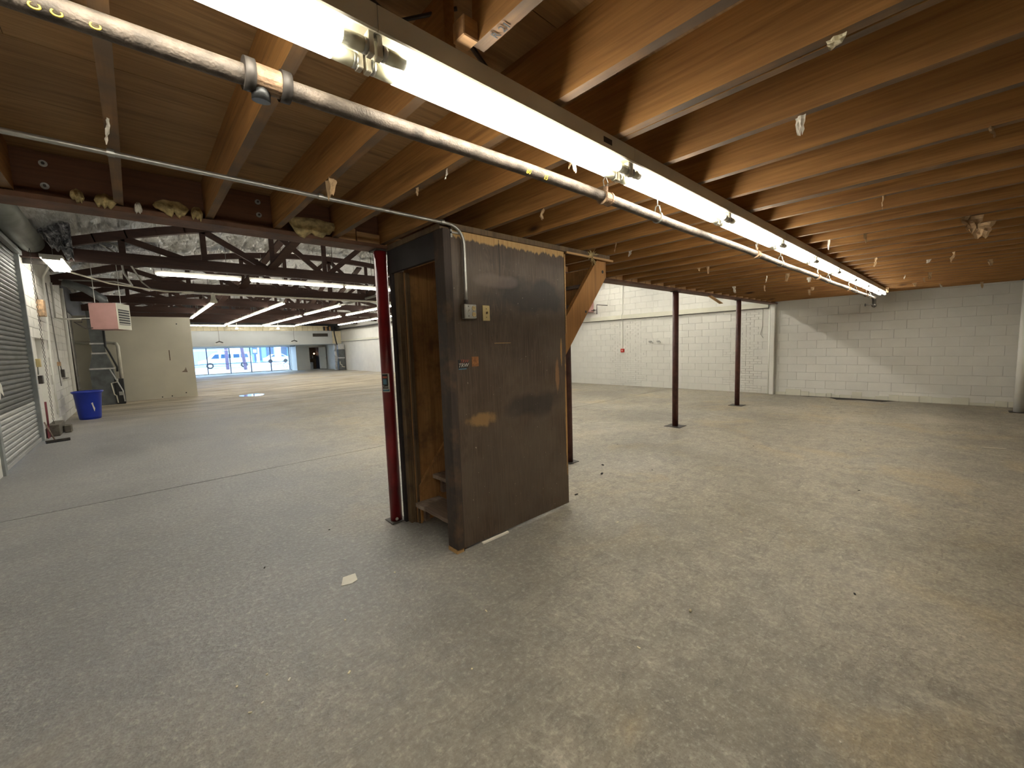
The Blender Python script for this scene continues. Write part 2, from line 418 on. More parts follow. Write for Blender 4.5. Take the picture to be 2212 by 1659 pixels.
for i, x in enumerate(jx):
    if i == 5:
        j = obj('joist', joist_mb(x, 1.13, YBM-.05), 'joist', ce); joists.append(j)
        j = obj('joist', joist_mb(x+.012, YB, 1.0), 'joist', ce, label='joist with a rough sawn end and a marked underside')
        text('joist_mark', 'R 21', .035, 'ink', j, (x+.012, .90, JB-.0012), (0, -1, 0), (-1, 0, 0))
        obj('end_block', MB().box(x-.06, .975, JB+.0, x-.008, 1.03, JB+.055), 'block', j, bevel=.003)
    else:
        w = .040 if i != 7 else .042
        j = obj('joist', joist_mb(x, YB, YBM-.05, w), 'joist', ce)
        if i in (7, 11, 19): obj('sister_board', joist_mb(x+.045, YB, 1.05+rnd(0, .0), .034), 'joist', j)
    joists.append(j)
# light wood blocks standing on the beam flange between the joists
for a, b in zip(jx[6:], jx[7:]):
    h = rnd(.055, .10); g = rnd(.0, .06)
    if random.random() < .9:
        xm = a+.02+(b-a-.04)*rnd(.35, .6)
        obj('blocking', MB().box(a+.026, YBM-.075, JB-.005, xm-.004, YBM-.035, JB+h), 'block', ce, bevel=.003)
        obj('blocking', MB().box(xm+.004, YBM-.078, JB-.005, b-.026, YBM-.035, JB+h*rnd(.7, 1.1)), 'block', ce, bevel=.003)
    else: obj('blocking', MB().box(a+.026, YBM-.075, JB-.005, b-.026-g, YBM-.035, JB+h), 'block', ce, bevel=.003)

# ------------------------------------------------------------------ support beam and its posts
bm_ = thing('support_beam', 'long dark beam along the edge of the low wood ceiling, carried by round posts', 'beam', (0, YBM, 2.37))
obj('lower_flange', MB().box(XL, YBM-.095, 2.365, XR, YBM+.095, JB-.006), 'beamsteel', bm_, bevel=.003, label='dark rusty lower flange')
obj('web_board', MB().box(XL, YBM-.035, JB-.006, XR, YBM+.03, JT-.002), 'beamwood', bm_)
obj('back_edge', MB().box(XL, YBM+.03, JB-.006, XR, YBM+.06, JB+.05), 'beamwood', bm_)
for wx, wz in ((-.268, 2.57), (-.272, 2.455), (.717, 2.573), (.718, 2.487)):
    t = obj('washer', MB().tube([(wx, YBM-.036, wz), (wx, YBM-.040, wz)], .017, 16), 'galv', bm_, label='pale round washer')
    obj('bolt', MB().tube([(wx, YBM-.040, wz), (wx, YBM-.050, wz)], .007, 6), 'iron', t)
obj('splinter', MB().bar((8.35, YBM-.02, 2.36), (8.95, YBM-.01, 2.24), .07, .012), 'block', bm_, label='splintered strip of wood hanging under the beam')
def post(name, x, y, r, top, mat, label, plate=.09):
    t = thing(name, label, 'post', (x, y, 0))
    obj('shaft', MB().tube([(x, y, .006), (x, y, top-.012)], r, 28), mat, t, smooth=True)
    obj('base_plate', MB().box(x-plate, y-plate, 0, x+plate, y+plate, .008), 'iron', t, bevel=.002)
    obj('top_plate', MB().box(x-r*1.3, y-r*1.3, top-.012, x+r*1.3, y+r*1.3, top), 'iron', t)
    return t
rp = post('steel_post', 1.605, YBM, .052, 2.365, 'red', 'bright red steel post at the left of the dark stair box', .075)
k_ = MB().tube([(1.605-.02, YBM-.049, .03), (1.605-.02, YBM-.054, .03)], .014, 10); obj('paint_chip', k_, 'stickwhite', rp, label='pale chipped patch near the foot')
stk = []
def wrap(mbr, x0, y0, r, a0, a1, z0, z1, n=8):
    vs = []; fs = []
    for i in range(n+1):
        a = a0+(a1-a0)*i/n
        for z in (z0, z1): vs.append((x0+math.cos(a)*r, y0+math.sin(a)*r, z))
        for z in (z0, z1): vs.append((x0+math.cos(a)*(r-.0012), y0+math.sin(a)*(r-.0012), z))
    for i in range(n):
        p, q = 4*i, 4*(i+1); fs += [(p, q, q+1, p+1), (p+2, p+3, q+3, q+2), (p+1, q+1, q+3, p+3), (p, p+2, q+2, q)]
    fs += [(0, 1, 3, 2), (4*n, 4*n+2, 4*n+3, 4*n+1)]
    return mbr.add(vs, fs)
PA = math.atan2(-YBM, -1.605)      # direction from post to camera
s0 = obj('sticker', wrap(MB(), 1.605, YBM, .0545, PA-.95, PA+.25, 1.165, 1.325), 'stickwhite', rp, label='black sticker with orange, blue and white print')
wrapm = MB(); wrap(wrapm, 1.605, YBM, .0550, PA-.95, PA+.02, 1.195, 1.32); obj('sticker_field', wrapm, 'ink', s0)
for z0, z1, a0, a1, m_ in ((1.285, 1.302, -.85, -.08, 'stickred'), (1.232, 1.278, -.8, -.2, 'stickblue'), (1.172, 1.188, -.95, .15, 'stickblue')):
    obj('print_band', wrap(MB(), 1.605, YBM, .0555, PA+a0, PA+a1, z0, z1), m_, s0)
d_ = Vector((math.cos(PA-.36), math.sin(PA-.36), 0)); text('print_word', 'Tools', .028, 'stickwhite', s0, Vector((1.605, YBM, 1.212))+d_*.058, (-d_.y, d_.x, 0), (0, 0, 1), .0005, .2)
post('steel_post', 4.03, YBM, .050, 2.365, 'brown', 'dark brown steel post just behind the right edge of the stair box')
post('steel_post', 6.97, YBM, .050, 2.365, 'brown', 'dark brown steel post, nearer of the two slim ones right of the stair', .14)
post('steel_post', 9.97, YBM, .050, 2.365, 'brown', 'dark brown steel post farther back, nearest the white wall', .14)
wp = thing('wall_post', 'square white painted post against the far white wall under the beam end', 'post', (12.42, YBM, 0))
obj('shaft', MB().box(12.36, YBM-.07, 0, 12.46, YBM+.03, 2.365), 'white2', wp, bevel=.006)
obj('side_pipe', MB().tube([(12.45, YBM+.07, 0), (12.45, YBM+.07, 2.36)], .02, 10), 'white2', wp, smooth=True)
wq = post('pipe_column', 11.78, -.79, .072, 2.395, 'white2', 'round white painted column at the right edge of the view', .12)

# ------------------------------------------------------------------ right white block wall
wr = struct('wall_right', MB().box(XR, YB, 0, XR+.2, YF+6, 4.0), 'white')
bl = MB().box(-.028, .001, .001, .002, .399, .199).mesh('block', bevel=.0022); bl.materials.append(M['white'])
hb = MB().box(-.028, .002, .002, .002, .196, .196).mesh('block', bevel=.0045); hb.materials.append(M['white'])
cnt = 0; rest = MB(); small = MB()
quoins = lambda y, z: (3.6 < y < 4.35) or (7.05 < y < 8.25) or y < -1.2
for c in range(20):
    z = c*.2
    y = -3.6-(.2 if c % 2 else 0)
    while y < 33:
        yy = round(y, 3); inq = (3.65 <= yy+.2 <= 4.3+(.2 if c % 3 else 0)) or (7.2 <= yy+.2 <= 8.2)
        near = z < 2.05 and -.9 < yy < 10.3
        if inq and z < 2.2:
            for r_ in range(3):
                cuts = (0, .2, .4) if (r_+c) % 2 else (0, .1, .3, .4)
                for p_, q_ in zip(cuts, cuts[1:]):
                    o = rnd(-.005, .003); small.box(XR-.028+o, yy+p_+.0015, z+r_*.0667+.002+rnd(0, .002), XR+.002, yy+q_-.0015, z+r_*.0667+.0645-rnd(0, .002))
        elif near and cnt < 295:
            o = inst(bl, 'block', wr, (XR, yy, z)); o.location.x += rnd(-.0006, .0004); cnt += 1
        elif z < 3.9 and yy < 16 or z < 2.4 and yy < 16:
            o = rnd(-.0006, .0004); rest.box(XR-.026+o, yy+.001, z+.001, XR+.002, yy+.398, z+.198)
        y += .4
stuff(obj('block', rest, 'white', wr)); stuff(obj('small_brick', small, 'white', wr))
lg = struct('trim_1', MB().box(XR-.10, YBM+.1, 2.29, XR-.026, YF, 2.43), 'ledge', bevel=.004)
obj('shadow_strip', MB().box(XR-.06, YBM+.1, 2.275, XR-.028, YF, 2.289), 'iron', lg)  # dark strip drawn in as the shadow under the ledge
# foot of the wall: crumbling render
ft = MB(); yv = -2.
while yv < 3.1:
    l = rnd(.1, .35); ft.box(XR-.05-rnd(0, .02), yv, 0, XR-.02, yv+l-.01, rnd(.05, .16)); yv += l
stuff(obj('crumbling_render', ft, 'ledge', wr))
al = thing('fire_alarm_box', 'small red alarm box on the white wall with a conduit running up from it', 'alarm', (XR-.03, 7.88, 1.16))
obj('case', MB().box(XR-.08, 7.83, 1.16, XR-.028, 7.95, 1.28), 'redalarm', al, bevel=.004)
obj('call_point', MB().box(XR-.088, 7.87, 1.20, XR-.08, 7.91, 1.24), 'stickwhite', al)
obj('conduit', MB().tube([(XR-.045, 7.88, 1.28), (XR-.045, 7.88, 2.25), (XR-.12, 7.88, 2.30), (XR-.12, 7.88, 2.42), (XR-.05, 7.88, 2.5), (XR-.045, 7.86, 3.8)], .011, 8), 'white2', al, smooth=True)
hk = thing('wall_valve', 'pair of small white valve stubs on the white wall beside the brick patch', 'valve', (XR-.03, 6.7, 1.45))
for y_, l in ((6.80, .16), (6.52, .10)):
    obj('valve_body', MB().tube([(XR-.03, y_, 1.47), (XR-.15, y_, 1.47), (XR-.15, y_-l*.6, 1.45)], .022, 8), 'white2', hk, smooth=True)
    obj('handle', MB().box(XR-.17, y_-.05, 1.48, XR-.155, y_+.05, 1.52), 'galv', hk)
solid('wall_wire', MB().tube([(XR-.035, 6.75, 1.5), (XR-.035, 6.8, 1.75), (XR-.035, 6.75, 2.2), (XR-.035, 6.74, 3.4)], .005, 6), 'white2', 'thin painted wire running down the white wall to the valve stubs', 'wire', (XR, 6.75, 1.5))
solid('wall_wire', MB().tube([(XR-.035, 3.60, 2.3), (XR-.035, 3.60, 1.8), (XR-.05, 3.64, 1.6), (XR-.035, 3.58, 1.5)], .006, 6), 'cable', 'short dark wire dangling on the white wall beside the square white post', 'wire', (XR, 3.6, 1.5))
ht = thing('unit_heater', 'pink unit heater high on the right wall, mostly behind the wooden brace', 'heater', (12.0, 9.15, 2.62))
obj('case', MB().box(11.75, 9.0, 2.62, 12.35, 9.6, 3.05), 'pink', ht, bevel=.01)
obj('louver_grille', MB().box(11.9, 8.98, 2.92, 12.1, 9.0, 3.02), 'blackplastic', ht)
obj('gas_pipe', MB().tube([(12.2, 9.0, 2.68), (12.25, 8.85, 2.68), (12.25, 8.80, 2.68), (12.25, 8.80, 2.86), (12.25, 8.35, 2.80)], .013, 8), 'iron', ht, smooth=True)
obj('drip_leg', MB().tube([(12.25, 8.80, 2.68), (12.25, 8.80, 2.53)], .013, 8), 'iron', ht, smooth=True)
obj('valve', MB().sphere((12.22, 8.9, 2.68), .035), 'iron', ht)
obj('supply_wire', MB().tube([(12.25, 8.35, 2.8), (12.4, 8.35, 3.3), (12.42, 8.4, 3.9)], .006, 6), 'white2', ht, smooth=True)
pl = thing('pendant_lamp', 'white dome lamp showing under the beam beside the wooden brace', 'lamp', (7.35, 5.1, 2.72))
pts = [(.02, .10), (.04, .09), (.10, .05), (.15, 0.)]
mb = MB(); n = 20; vs = []; fs = []
for r_, z in pts+[(.143, 0.), (.095, .042), (.035, .08)]:
    for k in range(n): a = 2*math.pi*k/n; vs.append((7.35+r_*math.cos(a), 5.1+r_*math.sin(a), 2.78+z))
for i in range(6):
    for k in range(n): fs.append((i*n+k, i*n+(k+1) % n, (i+1)*n+(k+1) % n, (i+1)*n+k))
obj('lamp_shade', mb.add(vs, fs), 'hallhousing', pl, smooth=True)
obj('bulb', MB().sphere((7.35, 5.1, 2.81), .04), 'halltube', pl, smooth=True)
obj('cord', MB().tube([(7.35, 5.1, 2.88), (7.35, 5.1, 4.8)], .005, 6), 'cable', pl)

# ------------------------------------------------------------------ stair box
sb = thing('stair_enclosure', 'dark plywood stair box standing on the concrete between the red post and the floor', 'stair enclosure', (1.6, 2.465, 0))
obj('side_panel', MB().box(1.703, 2.452, .02, 2.925, 2.466, 2.352), 'panel', sb, label='dark stained plywood sheet with a bare strip along its top')
obj('panel_seam', MB().box(2.148, 2.4505, 2.07, 2.151, 2.4525, 2.345), 'ink', sb)
obj('corner_stud', MB().box(1.630, 2.437, .03, 1.690, 2.56, 2.352), 'stud', sb, bevel=.004)
obj('panel_edge_board', MB().box(1.6905, 2.449, .0, 1.701, 2.53, 2.345), 'stud', sb)
obj('shim', MB().box(1.628, 2.445, 0, 1.69, 2.56, .028), 'strip', sb, label='small pale block under the stud')
obj('floor_shim', MB().box(1.86, 2.428, 0, 2.13, 2.450, .012), 'palepaper', sb, label='pale sliver wedged under the panel')
obj('door_header', MB().box(1.640, 2.56, 2.165, 1.672, 3.30, 2.352), 'black', sb)
obj('header_rail', MB().box(1.628, 2.47, 2.353, 1.70, 3.30, 2.392), 'jamb', sb)
obj('top_plate', MB().box(1.70, 2.435, 2.353, 3.62, 2.50, 2.393), 'jamb', sb, label='dark rail under the joists')
obj('pale_strip', MB().box(2.93, 2.42, 2.335, 3.66, 2.434, 2.353), 'strip', sb)
obj('edge_strip', MB().box(2.926, 2.447, 1.62, 2.938, 2.466, 2.33), 'strip', sb)
obj('far_jamb', MB().box(1.665, 3.19, 0, 1.71, 3.25, 2.165), 'jamb', sb, bevel=.003)
obj('far_jamb_face', MB().box(1.645, 3.25, 0, 1.70, 3.295, 2.165), 'black', sb)
obj('inner_trim', MB().box(1.712, 3.135, 0, 1.745, 3.158, 2.16), 'jamb', sb)
obj('inner_panel', MB().box(1.712, 3.160, 0, 2.94, 3.172, 2.39), 'inner', sb)
obj('outer_panel', MB().box(1.700, 3.173, 0, 2.94, 3.25, 2.165), 'jamb', sb)
obj('back_frame', MB().box(1.72, 2.53, 2.19, 1.76, 3.15, 2.28), 'block', sb, label='bare wood cross piece above the doorway')
dx, dz = .183, .212
def stringer(y0, y1, mat, xt=3.60, sc_=1.):
    xs = 1.725; sl = 1.165
    return MB().prism([(xs, 0), (xt, (xt-xs)*sl), (xt, 2.352), (3.46, 2.352), (xs-.0, .34), (xs, .34)], 'Y', y0, y1)
obj('stringer', stringer(2.470, 2.508, 'brace'), 'brace', sb, label='sloping light brown board coming out at the right of the box')
obj('stringer', stringer(3.120, 3.158, 'inner'), 'inner', sb)
obj('bolt_hole', MB().tube([(3.545, 2.4702, 2.235), (3.545, 2.4685, 2.235)], .016, 12), 'ink', sb)
obj('knot', MB().tube([(3.26, 2.4702, 1.83), (3.26, 2.4690, 1.83)], .013, 10), 'ink', sb)
for i in range(10):
    xf = 1.675+dx*i; z = dz*(i+1)-.01
    mb = MB(); n = 7; vs = []
    for q in range(n+1):
        yy = 2.512+(3.118-2.512)*q/n; w = rnd(-.004, .004) if i else rnd(-.007, .006)
        vs += [(xf+w, yy, z-.034), (xf+.235, yy, z-.034), (xf+.235, yy, z), (xf+w*1.3, yy, z)]
    fs = [(0, 1, 2, 3), (4*n+3, 4*n+2, 4*n+1, 4*n)]
    for q in range(n):
        for e in range(4): fs.append((4*q+e, 4*(q+1)+e, 4*(q+1)+(e+1) % 4, 4*q+(e+1) % 4))
    tr = obj('tread', mb.add(vs, fs), 'tread', sb)
    obj('cleat', MB().box(xf+.07, 3.08, z-.18, xf+.11, 3.119, z-.035), 'tread', tr)
    if i > 1: obj('riser', MB().box(xf+.21, 2.515, z-.03, xf+.222, 3.115, z+dz-.035), 'inner', tr)
lp = thing('straw_tuft', 'frayed tuft of straw and fibre caught at the top of the wooden brace', 'debris', (3.3, 2.42, 2.36))
mb = MB()
for _ in range(38):
    a = Vector((3.30, 2.425, 2.355))+Vector((rnd(-.02, .02), 0, rnd(-.02, .02))); d = Vector((rnd(-1, 1), rnd(-.3, 0.05), rnd(-1.2, .9))).normalized()*rnd(.03, .085)
    mb.bar(a, a+d, .004, .003)
stuff(obj('fibres', mb, 'insul', lp))
def sticker_text():
    y = 2.4505
    t = thing('decal', 'small decal on the dark panel with red and white letters above a blue line', 'sticker', (1.77, y, 1.40))
    obj('backing', MB().box(1.718, y-.0006, 1.372, 1.806, y+.0014, 1.436), 'ink', t)
    text('lettering', 'TRW', .040, 'stickwhite', t, (1.760, y-.0012, 1.395), (1, 0, 0), (0, 0, 1), .0004, .35)
    text('lettering', 'TRW', .034, 'stickred', t, (1.770, y-.0011, 1.424), (1, 0, 0), (0, 0, 1), .0004, .35)
    obj('underline', MB().box(1.720, y-.0014, 1.366, 1.79, y-.0006, 1.373), 'stickblue', t)
    o = solid('decal', MB().box(1.842, y-.0005, 1.382, 1.905, y+.0014, 1.455), 'stickorange', 'faded orange decal on the dark panel, right of the lettered one', 'sticker', (1.90, y, 1.41))
sticker_text()
obj('scratch', MB().box(2.07, 2.4506, 1.548, 2.24, 2.4525, 1.553), 'strip', sb, label='thin pale scratch')
ob = thing('outlet_box', 'grey metal box with a switch and two yellow sockets on the dark panel', 'electrical box', (1.845, 2.45, 1.76))
obj('case', MB().box(1.765, 2.405, 1.733, 1.868, 2.4505, 1.836), 'galv', ob, bevel=.004)
obj('cover', MB().box(1.767, 2.400, 1.735, 1.866, 2.405, 1.834), 'galv', ob, bevel=.002)
for z in (1.807, 1.763):
    s_ = obj('socket', MB().tube([(1.842, 2.400, z), (1.842, 2.396, z)], .017, 18), 'plate', ob)
    for q in (-.006, .006): obj('slot', MB().box(1.842+q-.001, 2.3955, z-.002, 1.842+q+.001, 2.3962, z+.007), 'ink', s_)
obj('toggle', MB().bar((1.795, 2.400, 1.783), (1.795, 2.385, 1.793), .006, .012), 'stickwhite', ob)
for z in (1.819, 1.750): obj('screw', MB().tube([(1.795, 2.400, z), (1.795, 2.398, z)], .0035, 8), 'iron', ob)
sw = thing('switch_plate', 'ivory light switch plate on the dark panel, right of the grey metal box', 'light switch', (1.995, 2.45, 1.78))
obj('plate', MB().box(1.960, 2.4445, 1.722, 2.030, 2.4515, 1.838), 'plate', sw, bevel=.003)
obj('toggle', MB().bar((1.995, 2.4445, 1.778), (1.995, 2.431, 1.785), .008, .013), 'jamb', sw)
for z in (1.812, 1.748): obj('screw', MB().tube([(1.995, 2.4445, z), (1.995, 2.443, z)], .0035, 8), 'iron', sw)

# ------------------------------------------------------------------ conduit and sprinkler pipe
cd = thing('conduit', 'slim shiny conduit running under the joists and down to the grey metal box', 'conduit', (1.8, 2.42, 2.37))
pts = [(XL, 2.415, 2.380), (.2, 2.42, 2.379), (1.62, 2.42, 2.379)]
for k in range(9):
    a = math.pi/2*k/8; pts.append((1.672+.125*math.sin(a), 2.424, 2.254+.125*math.cos(a)))
pts += [(1.797, 2.426, 1.95), (1.796, 2.427, 1.836)]
obj('tube', MB().tube(pts, .0112, 14), 'galv', cd, smooth=True)
for cx in (.0, .83, 1.62):
    obj('strap', MB().tube([(cx-.012, 2.42, 2.381), (cx+.012, 2.42, 2.381)], .0155, 12), 'galv', cd)
obj('connector', MB().tube([(1.796, 2.427, 1.836), (1.796, 2.427, 1.866)], .016, 12), 'iron', cd)
obj('clip', MB().box(1.70, 2.43, 2.325, 1.77, 2.4515, 2.335).box(1.70, 2.445, 2.30, 1.715, 2.4515, 2.36), 'galv', cd)

PY, PZ, PR = 1.23, 2.245, .0245
sp = thing('sprinkler_pipe', 'thick old grey iron pipe hung below the joists alongside the tube lights', 'pipe', (0, PY, PZ))
def pyx(x): return PY+.05*max(0, (1.8-x)/1.8)**1.5
obj('pipe', MB().tube([(x_*.25-1.3, pyx(x_*.25-1.3), PZ+.004*math.sin(x_*.7)) for x_ in range(0, 51)], PR, 20), 'oldpipe', sp, smooth=True)
def coupling(x, r=.036, l=.05, mat='copper', tee=False):
    y = pyx(x)
    c = obj('coupling', MB().tube([(x-l, y, PZ), (x-l+.012, y, PZ), (x-l+.013, y, PZ), (x+l-.013, y, PZ), (x+l-.012, y, PZ), (x+l, y, PZ)], [r, r, r*.9, r*.9, r, r], 20), mat, sp, smooth=False)
    return c
c = coupling(.32, .036, .050); c['label'] = 'large tan tee coupling with dark bands'
for q in (-1, 1): obj('coupling_band', MB().tube([(.32+q*.042-.012, pyx(.32), PZ), (.32+q*.042+.012, pyx(.32), PZ)], .0385, 20), 'iron', c, smooth=True)
obj('coupling_plug', MB().tube([(.305, pyx(.32)+.005, PZ-.02), (.305, pyx(.32)+.01, PZ-.052)], .022, 14), 'blackplastic', c, smooth=True)
for x in (1.80, 4.05, 6.3, 8.4, 10.2):
    c = coupling(x, .034, .032, 'copper'); y = pyx(x)
    obj('sprinkler_head', MB().tube([(x, y, PZ+.03), (x, y, PZ+.055)], .012, 10), 'copper', c, smooth=True)
    mb = MB(); mb.tube([(x-.012, y, PZ+.055), (x-.020, y, PZ+.080), (x, y, PZ+.108)], .0028, 6).tube([(x+.012, y, PZ+.055), (x+.020, y, PZ+.080), (x, y, PZ+.108)], .0028, 6).tube([(x, y, PZ+.108), (x, y, PZ+.112)], .018, 12)
    obj('sprinkler_frame', mb, 'galv', c)
for x in (2.32, 4.75, 6.9, 9.0, 10.6):
    y = pyx(x); mb = MB()
    arc = [(x, y+math.sin(a)*.030, PZ-math.cos(a)*.030) for a in [math.pi*(-.78+1.56*k/14) for k in range(15)]]
    mb.tube(arc, .0045, 6); mb.tube([(x, y-.019, PZ+.023), (x, y-.012, PZ+.062), (x, y, PZ+.067), (x, y+.012, PZ+.062), (x, y+.019, PZ+.023)], .0045, 6); mb.tube([(x, y, PZ+.066), (x, y, JB+.02)], .004, 6)
    obj('hanger', mb, 'galv', sp, smooth=True)
obj('end_elbow', MB().tube([(11.18, PY, PZ), (11.27, PY, PZ), (11.30, PY, PZ-.03), (11.30, PY, PZ-.13)], [.036, .036, .034, .028], 14), 'iron', sp, smooth=True)
obj('end_valve', MB().sphere((11.30, PY, PZ-.15), .042), 'iron', sp, smooth=True)
obj('end_stub', MB().tube([(11.28, PY+.02, PZ-.13), (11.24, PY+.13, PZ-.13)], .010, 8).tube([(11.24, PY+.13, PZ-.13), (11.238, PY+.135, PZ-.13)], .032, 10), 'iron', sp)
# chalk marks on the pipe
text('chalk_mark', '60', .026, 'yellow', sp, (1.245, pyx(1.245)-PR*.86, PZ-PR*.62), (1, 0, 0), (0, -.55, .83), .0006)
text('chalk_mark', '15', .026, 'yellow', sp, (1.345, pyx(1.345)-PR*.86, PZ-PR*.62), (1, 0, 0), (0, -.55, .83), .0006)
for x in (-.085, -.055, .0): 
    y = pyx(x); mb = MB(); n = 14
    q = [(x+math.cos(2*math.pi*k/n)*.008, y-PR*.80, PZ-PR*.70+math.sin(2*math.pi*k/n)*.006) for k in range(n+1)]
    mb.tube(q, .0018, 5); obj('chalk_ring', mb, 'yellow', sp)

# ------------------------------------------------------------------ near row of fluorescent strips
FY0, FY1, FZ0, FZ1 = 1.035, 1.168, 2.338, 2.398
bounds = [-.69, .528, 1.745, 2.945, 4.15, 5.35, 6.55, 7.75, 8.95, 10.15, 11.28]
ordn = ['first, nearest the camera', 'second', 'third', 'fourth', 'fifth', 'sixth', 'seventh', 'eighth', 'ninth', 'last, at the far white wall']
for i, (a, b) in enumerate(zip(bounds, bounds[1:])):
    t = thing('strip_light', 'lit twin tube strip light under the joists, '+ordn[i], 'light', ((a+b)/2, 1.1, FZ0), 'near strip lights under the wood joists')
    hs = obj('housing', MB().prism([(FY0, FZ0), (FY0, FZ1), (FY1, FZ1), (FY1, FZ0), (FY1-.004, FZ0-.004), (FY1-.02, FZ0+.004), (FY0+.02, FZ0+.004), (FY0+.004, FZ0-.004)], 'X', a+.001, b-.001), 'housing', t)
    if i == 1:
        obj('maker_label', MB().box(b-.24, FY0-.0012, FZ0+.018, b-.18, FY0, FZ0+.040), 'ink', hs, label='small dark label')
    for y in (1.066, 1.136):
        tb = obj('tube', MB().tube([(a+.085, y, 2.306), (b-.085, y, 2.306)], .0185, 12), 'tube', t, smooth=True)
        for e, s in ((a, 1), (b, -1)):
            obj('tube_end', MB().tube([(e+s*.030, y, 2.306), (e+s*.085, y, 2.306)], .0184, 12), 'tubeend', tb, smooth=True)
            obj('end_cap', MB().tube([(e+s*.020, y, 2.306), (e+s*.031, y, 2.306)], .0190, 12), 'galv', tb, smooth=True)
            obj('lamp_holder', MB().box(min(e+s*.004, e+s*.020), y-.013, 2.286, max(e+s*.004, e+s*.020), y+.013, FZ0+.004), 'housing', t, bevel=.002)

# dark rods above the lights
solid('steel_rod', MB().tube([(.45, 1.20, 2.60), (.722, 1.308, 2.60)], .008, 8).tube([(.722, 1.308, 2.60), (.85, 1.13, 2.60)], .006, 8), 'iron', 'bent dark rod in the gap above the nearest tube lights', 'rod', (.7, 1.3, 2.6))
solid('steel_rod', MB().tube([(.98, 1.23, 2.60), (1.19, 1.33, 2.60)], .009, 8), 'iron', 'short dark rod beside the rough sawn joist end', 'rod', (1.1, 1.3, 2.6))

# ------------------------------------------------------------------ scraps hanging from the joists
def scrap_mb(c, w, h, seed, n=5):
    c = Vector(c); a = rnd(0, math.pi); ax = Vector((math.cos(a), math.sin(a), 0)); vs = []; fs = []
    sk = rnd(-.5, .5)
    for i in range(n+1):
        for j in range(n+1):
            u, v = i/n-.5, j/n
            q = mn.noise(Vector((u*2.5+seed*3.1, v*2.5, seed)))
            ed = 1+.5*mn.noise(Vector((v*4, seed, 3)))
            p = c+ax*(u*w*ed*(1-.45*v)+sk*v*w*.5)+Vector((-ax.y, ax.x, 0))*(q*.35*w+v*v*.3*w)-Vector((0, 0, 1))*(v*h*(1+.4*mn.noise(Vector((u*4, seed, 0)))))
            vs.append(p)
    m = (n+1)**2; nn = Vector((-ax.y, ax.x, .2)).normalized()*.0015
    vs += [p+nn for p in vs]
    for i in range(n):
        for j in range(n):
            a_ = i*(n+1)+j; q = (a_, a_+n+1, a_+n+2, a_+1); fs.append(q); fs.append(tuple(m+k for k in reversed(q)))
    return MB().add(vs, fs)
SCR = [(.067, 2.146), (.815, 2.226), (.90, 2.19), (1.225, 1.75), (1.215, 2.04), (1.60, 1.279), (1.736, 1.274), (2.04, 1.877), (3.40, 2.10), (3.63, 2.2), (5.21, 2.115), (5.25, 2.225),
       (7.607, 2.648), (7.022, 1.455), (1.60, .287), (2.07, .474), (4.745, .61), (3.421, .373), (4.655, -.018), (5.06, -.09), (6.775, .092), (4.796, .861), (8.98, .348), (9.473, .444), (8.775, .614),
       (7.901, -.211), (11.81, -.224), (7.546, 1.59), (9.025, 1.863), (6.668, 1.671), (6.984, 1.925), (2.83, -.05), (10.9, 1.0), (11.3, .3), (8.2, 2.3), (9.7, 2.0), (5.9, 1.5), (10.4, .6), (6.4, .7), (7.3, .3)]
SL = {0: 'curled tan paper strip hanging from the joist at the upper left', 1: 'torn paper scrap under a joist just above the slim conduit', 2: 'thin pale paper thread hanging beside the scrap above the conduit',
      3: 'long folded paper scrap hanging below the thick pipe', 4: 'small white paper scrap midway between conduit and thick pipe', 5: 'pale paper tongue hanging against the bright tubes, left of the sprinkler head', 6: 'short paper curl hanging right beside the bright tubes',
      7: 'small pale chip of paper above the top of the stair box', 8: 'upright pale paper tab on the joist right of the wooden brace', 9: 'grey paper scrap hanging right of the wooden brace', 12: 'pale scrap under the joists near the second slim post'}
for i, (x, y) in enumerate(SCR):
    x = min(jx, key=lambda q: abs(q-x))+rnd(-.008, .008)
    w, h = rnd(.025, .05), rnd(.035, .09)
    if x > 6: w, h = w*1.5, h*1.3
    if i == 14: solid('paper_scrap', scrap_mb((x, y, JB), .05, .035, i), 'chip', 'pale yellow splinter stuck on a joist near the top right corner', 'scrap', (x, y, JB)); continue
    if i in (18, 19): solid('paper_scrap', scrap_mb((x, y, JB), .13, .12, i), 'paper', ('upper' if i == 18 else 'lower')+' of two large curled paper scraps at the right of the joists', 'scrap', (x, y, JB)); continue
    if i in SL: solid('paper_scrap', scrap_mb((x, y, JB+.004), w, h, i), 'paper' if i % 3 else 'palepaper', SL[i], 'scrap', (x, y, JB)); continue
    solid('paper_scrap', scrap_mb((x, y, JB+.004), w, h, i), 'paper' if i % 3 else 'palepaper', 'small torn paper scrap stapled to the underside of a joist', 'scrap', (x, y, JB), 'paper scraps hanging from the joists')
